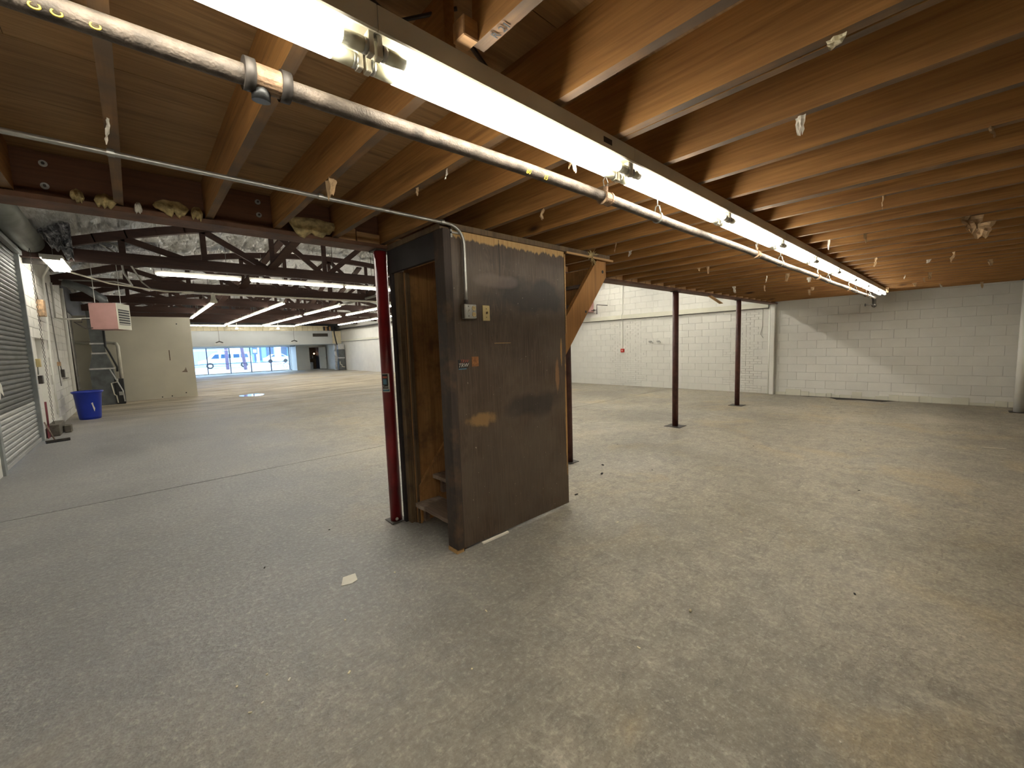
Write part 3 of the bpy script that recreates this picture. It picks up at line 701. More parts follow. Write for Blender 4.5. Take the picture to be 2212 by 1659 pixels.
def tuft(x, y, z, w, h, seed, label, mat='insul'):
    n = 14; m = 7; vs = []; fs = []
    for i in range(n+1):
        for j in range(m+1):
            u, v = i/n, j/m
            e = math.sin(math.pi*u)**.4
            q = mn.noise(Vector((u*5+seed, v*3, seed*2.)))
            low = h*(.45+1.3*abs(mn.noise(Vector((u*3.2, seed*1.7, 5.))))+.35*mn.noise(Vector((u*11, seed, 2.))))*e
            vs.append((x+(u-.5)*w, y-.012-.03*math.sin(math.pi*v)*e-.02*q, z+.02*e*(1-v)*2-low*v))
    k = len(vs); vs += [(a, y+.004, c) for a, b, c in vs]
    for i in range(n):
        for j in range(m):
            a = i*(m+1)+j; q = (a, a+m+1, a+m+2, a+1); fs.append(q); fs.append(tuple(k+t for t in reversed(q)))
    for i in range(n): fs += [(i*(m+1), (i+1)*(m+1), (i+1)*(m+1)+k, i*(m+1)+k), (i*(m+1)+m, (i+1)*(m+1)+m, (i+1)*(m+1)+m+k, i*(m+1)+m+k)]
    return solid('insulation_tuft', MB().add(vs, fs), mat, label, 'insulation', (x, y, z), smooth=True)
TY = YBM-.10
tuft(-.153, TY, 2.405, .055, .035, 1, 'leftmost torn tuft of yellow insulation on the dark beam')
tuft(-.045, TY, 2.402, .09, .035, 2, 'flat torn tuft of yellow insulation, second from the left on the beam')
tuft(.24, TY, 2.425, .17, .065, 3, 'wide torn tuft of yellow insulation on the beam, left of the second pair of washers')
tuft(.363, TY, 2.412, .06, .045, 4, 'small rounded tuft of yellow insulation between two joist ends')
tuft(1.06, TY, 2.465, .36, .11, 5, 'largest ragged clump of yellow insulation drooping over the beam near the red post')
tuft(.09, TY, 2.385, .035, .03, 6, 'tiny white and silver shred on the beam', 'palepaper')

# ------------------------------------------------------------------ debris on the floor
solid('paper_slip', MB().prism([(.86, 2.66), (.905, 2.755), (.985, 2.745), (.965, 2.655), (.92, 2.64)], 'Z', .001, .004), 'palepaper', 'white paper slip lying on the concrete in front of the red post', 'paper', (.926, 2.695, 0))
def chip(x, y, l, w, h, a, m, label, cat='debris', group=None, name='debris_chip'):
    d = Vector((math.cos(a), math.sin(a), 0))
    solid(name, MB().bar(Vector((x, y, h/2+.0004))-d*l/2, Vector((x, y, h/2+.0004))+d*l/2, w, h), m, label, cat, (x, y, 0), group, bevel=min(w, h)*.2)
chip(3.886, 2.753, .045, .022, .012, .4, 'rubble', 'black chip on the concrete, middle one right of the stair box')
chip(3.166, 2.556, .040, .012, .010, -.1, 'rubble', 'black rod-like chip on the concrete closest to the corner of the stair box')
chip(4.181, 2.947, .035, .02, .010, 1.1, 'rubble', 'black chip on the concrete farthest back, near the brown post')
solid('pebble', MB().sphere((2.176, .957, .0085), .0085, 12, 8), 'chip', 'small round yellow pebble on the open concrete', 'pebble', (2.176, .957, 0), smooth=True)
chip(8.017, -.361, .22, .012, .010, -1.25, 'palepaper', 'thin white stick on the floor toward the right edge', 'stick', name='stick')
for i, (x, y) in enumerate([(.278, 2.002), (.212, 2.188), (.228, 1.984), (.33, 2.17), (.40, 2.06), (1.185, 2.557), (1.369, 1.787), (1.727, 1.016), (1.825, .234), (.62, 1.9), (3.4, 1.1), (2.9, 1.9), (5.6, 1.4), (6.1, .4), (.75, 2.3), (1.05, 1.5)]):
    chip(x, y, rnd(.008, .02), rnd(.005, .010), .004, rnd(0, 3), 'chip' if i % 4 else 'palepaper', 'tiny pale chip scattered on the concrete floor', 'debris', 'pale chips on the floor')
for i, (x, y) in enumerate([(3.5, 3.0), (4.4, 2.4), (1.1, 3.6), (.55, 3.3), (6.3, 1.9), (5.1, .6), (2.7, 3.9), (7.6, .9), (3.0, .35), (5.2, 3.4)]):
    chip(x, y, rnd(.012, .025), rnd(.006, .012), .005, rnd(0, 3), 'rubble', 'tiny dark crumb scattered on the concrete floor', 'debris', 'dark crumbs on the floor')

# ------------------------------------------------------------------ left wall with shutter opening and side doorway
T = .25
wl = struct('wall_left', MB().box(XL-T, YB, 0, XL, 8.72, 4.2).box(XL-T, 8.72, 3.55, XL, 11.9, 4.2)
            .box(XL-T, 11.9, 0, XL, 12.55, 4.2).box(XL-T, 12.55, 2.02, XL, 13.75, 4.2).box(XL-T, 12.55, 0, XL, 13.75, .22).box(XL-T, 13.75, 0, XL, 41, 4.2)
            .box(XL-T-.02, 12.5, 0, XL-T, 13.8, 2.1), 'white')
mb = MB()
for c in range(18):
    z = c*.2; y = 11.95-(.2 if c % 2 else 0)
    while y < 19.6:
        a, b = max(y, 11.95), y+.4
        if not (b > 12.5 and a < 13.8 and .15 < z < 2.0): mb.box(XL-.002, a+.005, z+.005, XL+.018+rnd(-.002, .003), b-.005, z+.195)
        y += .4
stuff(obj('block', mb, 'white', wl))
obj('upper_wall_shade', MB().box(XL, 17.9, 3.02, XL+.03, 33.9, 4.2), 'darkroom', wl)  # near-black sheet: darkness of the unlit storage, put into its colour
rs = thing('roller_shutter', 'tall grey roller shutter with a pale lower band at the left edge', 'roller door', (XL, 10.3, 0))
sl = MB()
prof = [(0, .003), (.012, .008), (.020, .030), (.020, .056), (.010, .074), (0, .076)]
for k in range(45):
    z = .075+k*.0785
    if z > 3.56: break
    mb = MB().prism([(XL-.05+a, z+b) for a, b in prof]+[(XL-.056, z+.076), (XL-.056, z+.004)], 'Y', 8.76, 11.86)
    o = obj('slat', mb, 'shutlight' if z < .74 else 'shutgrey', rs)
obj('curtain_back', MB().box(XL-.07, 8.76, .07, XL-.057, 11.86, 3.6), 'iron', rs)
obj('bottom_bar', MB().box(XL-.06, 8.75, 0.012, XL-.005, 11.86, .075), 'shutlight', rs, bevel=.004)
obj('guide_rail', MB().box(XL-.06, 8.64, 0, XL+.03, 8.755, 3.6), 'shutrail', rs, bevel=.004)
obj('guide_rail', MB().box(XL-.06, 11.865, 0, XL+.03, 11.93, 3.6), 'shutrail', rs, bevel=.004)
obj('hood', MB().tube([(XL+.18, 8.3, 3.78), (XL+.18, 12.2, 3.78)], .19, 24), 'hood', rs, smooth=True)
obj('hood_bracket', MB().box(XL+.02, 12.21, 3.42, XL+.36, 12.29, 4.02), 'iron', rs)
obj('hood_rail', MB().box(XL+.0, 8.3, 3.52, XL+.06, 12.25, 3.60), 'shutrail', rs)
obj('paint_scrawl', MB().prism([(9.30, 1.27), (9.16, 1.22), (9.20, 1.12), (9.12, 1.02), (9.28, 1.00), (9.34, 1.10), (9.50, 1.03), (9.46, 1.20)], 'X', XL-.025, XL-.022), 'stickwhite', rs, label='white spray painted mark')
ch = thing('hoist_chain', 'long dark hand chain hanging beside the roller shutter', 'chain', (XL+.2, 11.6, .3))
mb = MB()
for k in range(78):
    z = .35+k*.042; a = (k % 2)*math.pi/2
    for q in range(2):
        s = -1 if q else 1
        mb.bar((XL+.2+math.cos(a)*.010*s, 11.6+math.sin(a)*.010*s, z-.022), (XL+.2+math.cos(a)*.010*s, 11.6+math.sin(a)*.010*s, z+.022), .006, .006)
stuff(obj('links', mb, 'iron', ch))
st = thing('doorway_step', 'dark rough concrete step in front of the side doorway on the left', 'step', (-1.28, 12.7, 0))
obj('block', MB().box(XL+.02, 12.35, 0, XL+.19, 13.2, .235), 'stone', st, bevel=.01)
solid('concrete_block', MB().box(XL+.21, 12.75, 0, XL+.32, 12.95, .16), 'stone', 'small grey broken block at the corner of the doorway step', 'block', (XL+.26, 12.85, 0), bevel=.012)
br = thing('broom', 'push broom lying slanted at the foot of the roller shutter', 'broom', (-1.26, 11.5, 0))
obj('handle', MB().tube([(-1.25, 11.45, .05), (XL+.06, 11.80, .36)], .012, 8), 'tread', br, smooth=True)
obj('broom_head', MB().bar((-1.36, 11.40, .04), (-1.06, 11.50, .04), .05, .03), 'iron', br)
obj('bristles', MB().bar((-1.36, 11.40, .014), (-1.06, 11.50, .014), .045, .026), 'blackplastic', br)
sh = thing('red_handled_shovel', 'red handled shovel standing against the wall by the side doorway', 'shovel', (XL+.06, 12.25, 0))
obj('handle', MB().tube([(XL+.05, 12.28, .22), (XL+.05, 12.32, .72)], .016, 10), 'maroon', sh, smooth=True)
obj('blade', MB().prism([(12.12, .0), (12.36, .0), (12.36, .20), (12.26, .25), (12.14, .20)], 'X', XL+.04, XL+.055), 'maroon', sh)
def wallbox(name, y, z, w, h, mat, label, cat, wire=None, d=.06):
    t = thing(name, label, cat, (XL+.02, y, z))
    obj('case', MB().box(XL+.018, y-w/2, z-h/2, XL+.018+d, y+w/2, z+h/2), mat, t, bevel=.004)
    if wire: obj('wire', MB().tube(wire, .010, 6), 'cable', t, smooth=True)
    return t
wallbox('siren_box', 13.35, 2.66, .28, .34, 'rust', 'rust and orange box high on the left wall', 'electrical box', [(XL+.04, 13.3, 2.83), (XL+.04, 13.2, 3.0), (XL+.04, 13.25, 3.5)], .1)
wallbox('push_button_box', 12.2, 1.50, .12, .16, 'plate', 'upper small control box beside the roller shutter, yellowish', 'control box', [(XL+.03, 12.2, 1.42), (XL+.03, 12.15, 1.27)])
wallbox('push_button_box', 12.2, 1.17, .16, .16, 'iron', 'lower small control box beside the roller shutter, dark', 'control box')
wallbox('switch_box', 15.6, 1.20, .18, .2, 'iron', 'dark switch box far along the left wall', 'switch box', [(XL+.03, 15.6, 1.3), (XL+.03, 15.3, 1.6), (XL+.03, 15.2, 2.1), (XL+.03, 14.9, 3.4)])
wallbox('pipe_valve', 15.1, 1.45, .1, .1, 'rust', 'small red valve box on the left wall above the dark switch box', 'valve', [(XL+.03, 15.1, 1.4), (XL+.03, 15.15, .9)])
solid('wall_hook', MB().box(XL+.02, 15.7, 1.05, XL+.1, 16.1, 1.08), 'cable', 'small grey bracket on the left wall right of the dark switch box', 'bracket', (XL, 15.9, 1.05))
solid('conduit', MB().tube([(XL+.03, 14.0, .3), (XL+.03, 14.0, 1.6), (XL+.03, 14.45, 3.0), (XL+.08, 14.1, 3.45), (XL+.30, 13.3, 3.62), (-1.0, 13.2, 3.55)], .022, 8), 'white2', 'white conduit rising along the left wall and curving over to the first hall light', 'conduit', (XL, 14.2, 0), smooth=True)
solid('wall_pipe', MB().tube([(XL+.05, 17.6, .1), (XL+.05, 17.6, 3.6)], .045, 10), 'white2', 'white vertical pipe at the far end of the left wall', 'pipe', (XL, 17.6, 0), smooth=True)
solid('wall_pipe', MB().tube([(XL+.09, 17.9, .55), (XL+.06, 17.9, 3.5)], .022, 8), 'iron', 'thin black pipe beside the white one in front of the partition', 'pipe', (XL, 17.9, .5), smooth=True)
solid('gas_pipe', MB().tube([(XL+.05, 15.6, 3.5), (XL+.05, 15.6, 2.62), (XL+.2, 15.2, 2.56), (-.7, 14.3, 2.52)], .022, 8), 'white2', 'pipe running from the left wall across to the pink heater', 'pipe', (XL, 15.6, 2.6), smooth=True)

# ------------------------------------------------------------------ partition, bin, heater, duct, furnace
pt = struct('wall_partition', MB().box(XL-.15, 19.9, 0, 1.66, 20.05, 3.0), 'cream')
obj('scar', MB().box(.94, 19.895, 1.40, .965, 19.901, 1.78), 'jamb', pt, label='thin dark vertical crack')
obj('scar', MB().prism([(1.25, .95), (1.43, .93), (1.39, 1.12), (1.33, 1.0)], 'Y', 19.895, 19.901), 'tread', pt, label='small brown torn triangle')
for x, z in ((1.25, 2.75), (.62, .06), (.9, .07), (1.32, .15)): obj('hole', MB().tube([(x, 19.9005, z), (x, 19.896, z)], .022, 8), 'ink', pt)
bn = thing('plastic_bin', 'large blue plastic bin standing in front of the beige partition', 'bin', (-.99, 15.2, 0))
n = 40; vs = []; fs = []
prof_ = [(.0, .015), (.205, .015), (.212, .06), (.262, .66), (.285, .68), (.300, .70), (.300, .725), (.280, .73), (.255, .70), (.20, .05), (0, .05)]
for r_, z in prof_:
    for k in range(n):
        a = 2*math.pi*k/n; rr = r_*(1+.015*(k % 4 < 2)*(.1 < z < .66)); vs.append((-.99+rr*math.cos(a), 15.2+rr*math.sin(a), z))
for i in range(len(prof_)-1):
    for k in range(n): fs.append((i*n+k, i*n+(k+1) % n, (i+1)*n+(k+1) % n, (i+1)*n+k))
obj('body', MB().add(vs, fs), 'blue', bn, smooth=True)
obj('foot', MB().tube([(-.99, 15.2, 0), (-.99, 15.2, .02)], .20, 24), 'blue', bn)
obj('smear', MB().prism([(-.93, .42), (-.90, .44), (-.89, .36), (-.87, .28), (-.885, .20), (-.90, .27), (-.915, .36)], 'Y', 14.945, 14.955), 'stickwhite', bn, label='white paint smear')
uh = thing('unit_heater', 'pink unit heater with a side grille hung high in front of the beige partition', 'heater', (-.45, 14.2, 2.24))
A = Vector((-.72, 14.16, 0)); B = Vector((-.235, 13.96, 0)); D = Vector((.38, .925, 0))*.6
def quad(p, q, z0, z1, th):
    nn = (q-p).cross(Vector((0, 0, 1))).normalized()*th
    vs = [p+Vector((0, 0, z0)), q+Vector((0, 0, z0)), q+Vector((0, 0, z1)), p+Vector((0, 0, z1))]
    return MB().add(vs+[v+nn for v in vs], [(0, 1, 2, 3), (7, 6, 5, 4), (0, 4, 5, 1), (1, 5, 6, 2), (2, 6, 7, 3), (3, 7, 4, 0)])
obj('case', MB().prism([(v.x, v.y) for v in (A, B, B+D, A+D)], 'Z', 2.25, 2.885), 'pink', uh, bevel=.008)
gf = obj('grille_frame', quad(B, B+D, 2.25, 2.885, .012), 'ledge', uh)
obj('grille_opening', quad(B+D*.08, B+D*.92, 2.36, 2.74, .016), 'ink', gf)
for k in range(6): obj('louver', quad(B+D*.06, B+D*.94, 2.375+k*.062, 2.392+k*.062, .03), 'ledge', gf)
obj('vent_collar', MB().tube([(-.45, 14.35, 2.88), (-.45, 14.35, 3.0), (-.75, 14.5, 3.25), (-1.1, 14.7, 3.4)], .09, 14), 'duct', uh, smooth=True)
obj('hanger', MB().tube([(-.6, 14.2, 2.88), (-.6, 14.2, 3.85)], .008, 6), 'galv', uh); obj('hanger', MB().tube([(-.15, 14.4, 2.88), (-.15, 14.4, 3.9)], .008, 6), 'galv', uh)
obj('gas_pipe', MB().tube([(-.72, 14.2, 2.5), (-.85, 14.15, 2.5), (-.85, 14.1, 2.42), (-.98, 14.05, 2.42), (-.80, 14.1, 2.27), (-.68, 14.1, 2.29)], .012, 8), 'iron', uh, smooth=True)
dc = thing('supply_duct', 'tapering dark grey metal duct rising against the beige partition', 'duct', (-.85, 19.4, 0))
def frust(x0, x1, z0, X0, X1, z1, y0=19.2, y1=19.75):
    return MB().add([(x0, y0, z0), (x1, y0, z0), (x1, y1, z0), (x0, y1, z0), (X0, y0, z1), (X1, y0, z1), (X1, y1, z1), (X0, y1, z1)], [(0, 3, 2, 1), (4, 5, 6, 7), (0, 1, 5, 4), (1, 2, 6, 5), (2, 3, 7, 6), (3, 0, 4, 7)])
obj('plenum', frust(-1.12, -.46, 0, -1.13, -.58, 1.19), 'duct', dc)
obj('transition', frust(-1.13, -.57, 1.24, -1.02, -.72, 1.75), 'duct', dc)
obj('riser', frust(-1.02, -.72, 1.76, -1.06, -.70, 3.1), 'duct', dc)
for z, a, b in ((1.19, -1.15, -.54), (1.70, -1.05, -.70), (2.02, -1.06, -.69)): obj('tape_band', MB().box(a, 19.18, z, b, 19.77, z+.05), 'tape', dc)
obj('refrigerant_line', MB().tube([(-.69, 19.15, 2.9), (-.69, 19.15, 1.95), (-.62, 19.15, 1.75), (-.47, 19.15, 1.25), (-.48, 19.15, 1.1)], .028, 8), 'blackplastic', dc, smooth=True)
fc = thing('furnace', 'black furnace cabinet with white drain pipes beside the grey duct', 'furnace', (-.43, 19.3, 0))
obj('cabinet', MB().box(-.58, 19.12, 0, -.36, 19.7, .85), 'blackplastic', fc, bevel=.01)
obj('flue_pipe', MB().tube([(-.40, 19.4, .85), (-.40, 19.4, 1.95), (-.44, 19.5, 2.05), (-.60, 19.75, 2.08), (-1.45, 19.85, 2.10)], .05, 12), 'pvc', fc, smooth=True)
obj('drain_pipe', MB().tube([(-.50, 19.08, .86), (-.50, 19.08, .76), (-.66, 19.08, .72), (-.62, 19.08, .34), (-.57, 19.08, .30), (-.55, 19.08, .05)], .018, 8), 'pvc', fc, smooth=True)
obj('supply_hose', MB().tube([(-.66, 19.1, 1.2), (-.52, 19.1, .8), (-.40, 19.08, .45), (-.38, 19.08, .08)], .018, 8), 'tape', fc, smooth=True)
obj('burner_box', MB().box(-.50, 19.05, .30, -.40, 19.12, .42), 'galv', fc)

# ------------------------------------------------------------------ hall roof, trusses
def rz(x): return 4.93-.0262*(x-5.6)**2
mb = MB(); nx, ny = 170, 330; vs = []; fs = []
for i in range(nx+1):
    for j in range(ny+1):
        x = XL+(XR-XL)*i/nx; y = YBM+.1+(YF+.5-YBM)*j/ny
        sag = abs(math.sin(math.pi*(x-XL)/.61))**.5
        wr_ = 1-abs(mn.noise(Vector((x*1.3, y*3.4, 0))))*2; wr2 = 1-abs(mn.noise(Vector((x*4.5+wr_, y*6.5, 4))))*2
        z = rz(x)+.36-.10*sag-.10*wr_-.045*wr2
        vs.append((x, y, z))
for i in range(nx):
    for j in range(ny):
        a = i*(ny+1)+j; fs.append((a, a+1, a+ny+2, a+ny+1))
rf = struct('ceiling_hall', mb.add(vs, fs), 'foil', smooth=True)
obj('roof_deck', MB().box(XL-.3, YBM+.1, 5.3, XR+.3, 41, 5.4).box(XL-.3, YBM+.10, JT+.04, XR+.2, YBM+.14, 5.3).box(XL-.3, YF+.4, 3.5, XR+.2, YF+.5, 5.3).box(XL-.3, YBM, 4.2, XL-.2, 41, 5.3).box(XR+.2, YBM, 3.9, XR+.3, 41, 5.3), 'darkroom', rf)
ys = [12.05, 16.0, 20.2, 24., 27.3, 30.6]
tn = ['nearest of the dark timber roof trusses', 'second nearest dark timber roof truss, above the pink heater', 'third dark timber roof truss, just past the beige partition', 'fourth dark timber roof truss', 'fifth dark timber roof truss', 'farthest dark timber roof truss, close to the shop front']
nodes = [XL+.1, 0, 1.4, 2.82, 4.1, 5.6, 7.0, 8.4, 9.8, 11.2, XR-.12]
for ti, y in enumerate(ys):
    t = thing('roof_truss', tn[ti]+', spanning the hall', 'truss', (5.5, y, 3.5))
    for q in (-1, 1): obj('bottom_chord', MB().box(XL+.02, y+q*.05-.02, 3.50, XR-.04, y+q*.05+.02, 3.74), 'truss', t, bevel=.004)
    mb = MB(); xs = [XL+.05+(XR-XL-.12)*k/28 for k in range(29)]
    for a, b in zip(xs, xs[1:]): mb.bar((a-.01, y, rz(a)), (b+.01, y, rz(b)), .13, .17)
    obj('top_chord', mb, 'truss', t)
    for x in nodes[1:-1]: obj('vertical', MB().bar((x, y, 3.58), (x, y, rz(x)-.03), .11, .05, (0, 1, 0)), 'truss', t)
    for k, (a, b) in enumerate(zip(nodes[1:-1], nodes[2:])):
        if b > 12: continue
        if k % 2 == 0 or k < 3: p, q = (a, y, rz(a)-.04), (b, y, 3.6)
        else: p, q = (a, y, 3.6), (b, y, rz(b)-.04)
        obj('diagonal', MB().bar(p, q, .13, .05, (0, 1, 0)), 'truss', t)
    y2 = y-3.9 if ti else y-4.2
    obj('sway_brace', MB().bar((2.75, y-.08, 3.68), (3.35, y2+.3, rz(3.3)-.02), .20, .055), 'truss', t)
    obj('sway_brace', MB().bar((7.0, y-.08, 3.68), (7.0, y2+.3, rz(7)-.02), .20, .055), 'truss', t)
    mb = MB()
    for x in (.7, 2.1, 3.5, 5.0, 6.3, 7.8): mb.tube([(x, y+1.9, 3.6), (x, y+1.9, rz(x)+.1)], .008, 5)
    obj('hanger_rod', mb, 'iron', t); 
    for x0 in ():
        pass
def foilsheet():
    vs = []; fs = []; n = 22
    for i in range(n+1):
        for j in range(n+1):
            u, v = i/n, j/n; h = (.38+.34*u) if u > .15 else .30
            h *= 1+.25*mn.noise(Vector((u*7, 3, 1)))
            q = mn.noise(Vector((u*5, v*5, 2)))*.10+mn.noise(Vector((u*13, v*13, 5)))*.045
            vs.append((-1.10+.42*u, 11.35+q, 4.14-.05*u-h*v))
    m = len(vs); vs += [(a, b+.004, c) for a, b, c in vs]
    for i in range(n):
        for j in range(n):
            a = i*(n+1)+j; q = (a, a+n+1, a+n+2, a+1); fs.append(q); fs.append(tuple(m+k for k in reversed(q)))
    return MB().add(vs, fs)
solid('hanging_foil', foilsheet(), 'foil2', 'torn crumpled silver foil hanging beside the shutter hood', 'foil', (-1.05, 11.2, 4.0))
solid('plywood_board', MB().box(XL+.01, 11.55, 3.99, -1.06, 11.57, 4.35), 'beamwood', 'dark brown board behind the shutter hood at the upper left', 'board', (-1.2, 11.46, 3.7))
solid('flexible_duct', MB().tube([(-.75, 12.8, 3.86), (-.1, 12.9, 3.98), (.6, 13.0, 4.08)], [.17, .15, .16], 14), 'foil2', 'silver flexible duct between the foil roof and the nearest truss', 'duct', (0, 12.9, 4.2), smooth=True)
for k, (p, lab) in enumerate((([(-.35, 12.3, 3.95), (-.25, 12.4, 3.9), (-.25, 12.4, 3.9), (-.05, 12.4, 3.75), (-.02, 12.5, 3.4), (.1, 13.0, 3.2), (-.2, 14, 3.4), (-1.2, 15, 3.5)], 'grey cable looping down from the foil roof at the left'),
                  ([(-.25, 12.3, 4.0), (-.08, 12.35, 3.95), (.05, 12.5, 3.72), (.3, 14.2, 3.45), (.5, 15.8, 3.5), (1.4, 16.0, 3.42)], 'second grey cable drooping between the first two trusses'),
                  ([(-1.0, 13.3, 3.5), (-.3, 14.0, 3.35), (.8, 15.5, 3.4), (1.5, 16, 3.5)], 'cream flexible cord sagging from the first hall light'))):
    solid('cable', MB().tube(p, .018, 7), 'cable' if k < 2 else 'pvc', lab, 'cable', p[0], smooth=True)

# ------------------------------------------------------------------ hall lights
GH = 'twin tube lights of the hall'
def hall_light(a, b, label, ntube=2, z=3.45, group=None):
    a = Vector((a[0], a[1], z)); b = Vector((b[0], b[1], z)); d = (b-a).normalized(); s = d.cross(Vector((0, 0, 1)))
    t = thing('strip_light', label, 'light', (a+b)/2, group)
    w = .055 if ntube == 2 else .30
    obj('housing', MB().bar(a+Vector((0, 0, .045)), b+Vector((0, 0, .055)), w, .06), 'hallhousing', t)
    for k in range(ntube):
        o = s*(k-(ntube-1)/2)*(.07)
        obj('tube', MB().tube([a+o+d*.04-Vector((0, 0, .01)), b+o-d*.04-Vector((0, 0, .01))], .019, 8), 'halltube', t, smooth=True)
    for e in (a+d*.02, b-d*.02): obj('lamp_holder', MB().bar(e-s*w*.4+Vector((0, 0, 0)), e+s*w*.4, .02, .04), 'hallhousing', t)
    for e in (a+d*.3, b-d*.3): obj('hanger', MB().tube([e+Vector((0, 0, .07)), e+Vector((0, 0, .7))], .004, 5), 'cable', t)
    return t
hall_light((-1.0, 11.65), (-.99, 13.15), 'four tube light over the left wall beside the shutter hood', 4)
xrow = ['leftmost', 'second from the left', 'third from the left', 'fourth from the left', 'last, hidden behind the stair box']
for i, (a, b) in enumerate(((.5, 2.2), (2.38, 4.8), (4.84, 7.26), (7.30, 9.7), (9.75, 12.1))):
    hall_light((a, 12.62), (b, 12.62), 'hall light in the row crossing at the nearest truss, '+xrow[i])
def yrow(x, y0, y1, nm, n):
    L = (y1-y0)/n; o = ['nearest', 'second', 'third', 'fourth', 'fifth', 'sixth']
    for i in range(n):
        hall_light((x, y0+L*i+.02), (x, y0+L*(i+1)-.02), f'hall light, {o[i]} of the {nm}')
yrow(2.27, 18.0, 26.5, 'short row above the end of the beige partition', 3)
yrow(4.43, 17.8, 32, 'long row pointing at the shop window, left of the middle', 5)
yrow(6.6, 17.9, 22.8, 'front part of the middle row beside the long pipe', 2)
yrow(6.66, 23.6, 32.6, 'rear part of the middle row beside the long pipe', 3)
yrow(8.6, 23.3, 32.0, 'rear row right of the middle', 3)
yrow(8.6, 15.6, 22.5, 'front row right of the middle, by the red post', 3)
yrow(11.2, 16.5, 31.0, 'row along the right wall', 5)
for j_, yy_ in enumerate((5.4, 8.2)):  # unseen rows behind the beam, added to brighten the hall floor
    for i in range(4): hall_light((.6+i*3, yy_), (3.0+i*3, yy_), ('first' if j_ == 0 else 'second')+' added hidden row of hall lights behind the beam, '+('leftmost', 'second', 'third', 'rightmost')[i], z=3.72, ntube=4)
for i, (a, b) in enumerate(((2.6, 4.6), (4.7, 6.7), (6.8, 8.8))): hall_light((a, 32.9), (b, 32.9), 'hall light in the row across the shop front end: '+('left', 'middle', 'right')[i])
solid('batten', MB().box(1.2, 15.85, 3.42, 12.3, 15.93, 3.47), 'pvc', 'long white batten fixed under the second truss', 'batten', (6, 15.9, 3.45))
solid('sprinkler_main', MB().tube([(6.9, 13.0, 3.56), (6.9, 33.2, 3.56)], .045, 12), 'cable', 'long grey pipe running down the hall beside the middle lights', 'pipe', (6.9, 20, 3.56), smooth=True)
solid('sprinkler_main', MB().tube([(XR-.35, 12.0, 3.25), (XR-.35, 33.6, 3.25)], .06, 12), 'iron', 'dark pipe along the top of the right hall wall', 'pipe', (XR-.35, 20, 3.25), smooth=True)
solid('spotlight', MB().tube([(1.95, 15.8, 3.45), (1.95, 15.75, 3.30), (1.95, 15.70, 3.18)], [.05, .06, .10], 14), 'pvc', 'small cream bell shaped lamp under the second truss', 'lamp', (1.95, 15.8, 3.4))
for i, (x, lab) in enumerate(((5.25, 'white ceiling fan at the shop front end, left one'), (7.75, 'white ceiling fan at the shop front end, right one'))):
    t = thing('ceiling_fan', lab, 'fan', (x, 33.2, 3.25))
    obj('motor', MB().tube([(x, 33.2, 3.22), (x, 33.2, 3.34)], .10, 14), 'hallhousing', t)
    obj('down_rod', MB().tube([(x, 33.2, 3.34), (x, 33.2, 4.0)], .015, 8), 'hallhousing', t)
    for k in range(4):
        a = math.pi/2*k+.3; d = Vector((math.cos(a), math.sin(a), 0)); obj('blade', MB().bar(Vector((x, 33.2, 3.25))+d*.12, Vector((x, 33.2, 3.25))+d*.65, .13, .01), 'hallhousing', t)
for i, (x, lab) in enumerate(((4.25, 'hanging lamp cluster before the shop window, left one'), (8.85, 'hanging lamp cluster before the shop window, right one'))):
    t = thing('pendant_lamp', lab, 'lamp', (x, 33.6, 2.35))
    obj('cord', MB().tube([(x, 33.6, 2.45), (x, 33.6, rz(x)+.15)], .008, 6), 'iron', t)
    for q in (-1, 1): obj('lamp_head', MB().bar((x, 33.6, 2.45), (x+q*.20, 33.6, 2.36), .07, .06), 'iron', t)
    obj('reflector', MB().box(x-.28, 33.5, 2.29, x+.28, 33.7, 2.31), 'hallhousing', t)

# ------------------------------------------------------------------ shop front end
hd = struct('wall_front', MB().box(XL, YF, 2.13, 11.75, YF+.15, 3.16).box(11.75, YF+.02, 2.13, XR, YF+.15, 3.16).box(XL, YF+.15, 2.13, XR, 40.1, 2.24)
            .box(XL, 40.0, 2.24, XR+.3, 40.2, 5.4), 'header')
x = XL
while x < 11.2: obj('board', MB().box(x+.006, YF-.02, 3.17, x+.374, YF+.05, 3.55), 'tg', hd); x += .38
obj('board_panel', MB().box(11.76, YF-.02, 2.14, 12.44, YF+.01, 3.14), 'tg', hd)
obj('cable_opening', MB().box(11.1, YF-.03, 3.18, 11.9, YF-.01, 3.50), 'ink', hd)
for x in (11.25, 11.55): obj('exposed_stud', MB().box(x, YF-.05, 3.18, x+.12, YF-.03, 3.5), 'block', hd)
obj('vent_grille', MB().box(10.30, YF-.02, 2.72, 11.42, YF-.001, 2.96), 'iron', hd, label='dark wide vent grille')
XS = 10.15
nb = struct('wall_office', MB().box(XS, 38.3, 0, 11.2, 38.42, 2.13).box(11.2, 38.3, 1.93, 12.02, 38.42, 2.13).box(12.02, 38.3, 0, XR, 38.42, 2.13).box(XS, 38.42, 0, XS+.12, 40.0, 2.13), 'white')
obj('dark_room', MB().box(11.1, 41.2, 0, XR, 41.3, 2.2).box(XS+.12, 38.43, 0, XS+.14, 41.3, 2.13).box(XR-.02, 38.43, 0, XR, 41.3, 2.13).box(XS, 38.43, 2.06, XR, 41.3, 2.13), 'darkroom', nb)
do = struct('door_1', MB().bar((12.03, 38.28, 1.0), (12.40, 37.75, 1.0), .04, 1.9), 'white2')
obj('door_knob', MB().sphere((12.36, 37.74, .98), .035), 'galv', do)
cb = thing('storage_cabinet', 'pale cabinet with dark clutter inside the dark back room', 'cabinet', (11.5, 40, 0))
obj('cabinet', MB().box(11.55, 39.8, 0, 11.9, 40.4, .6), 'tape', cb)
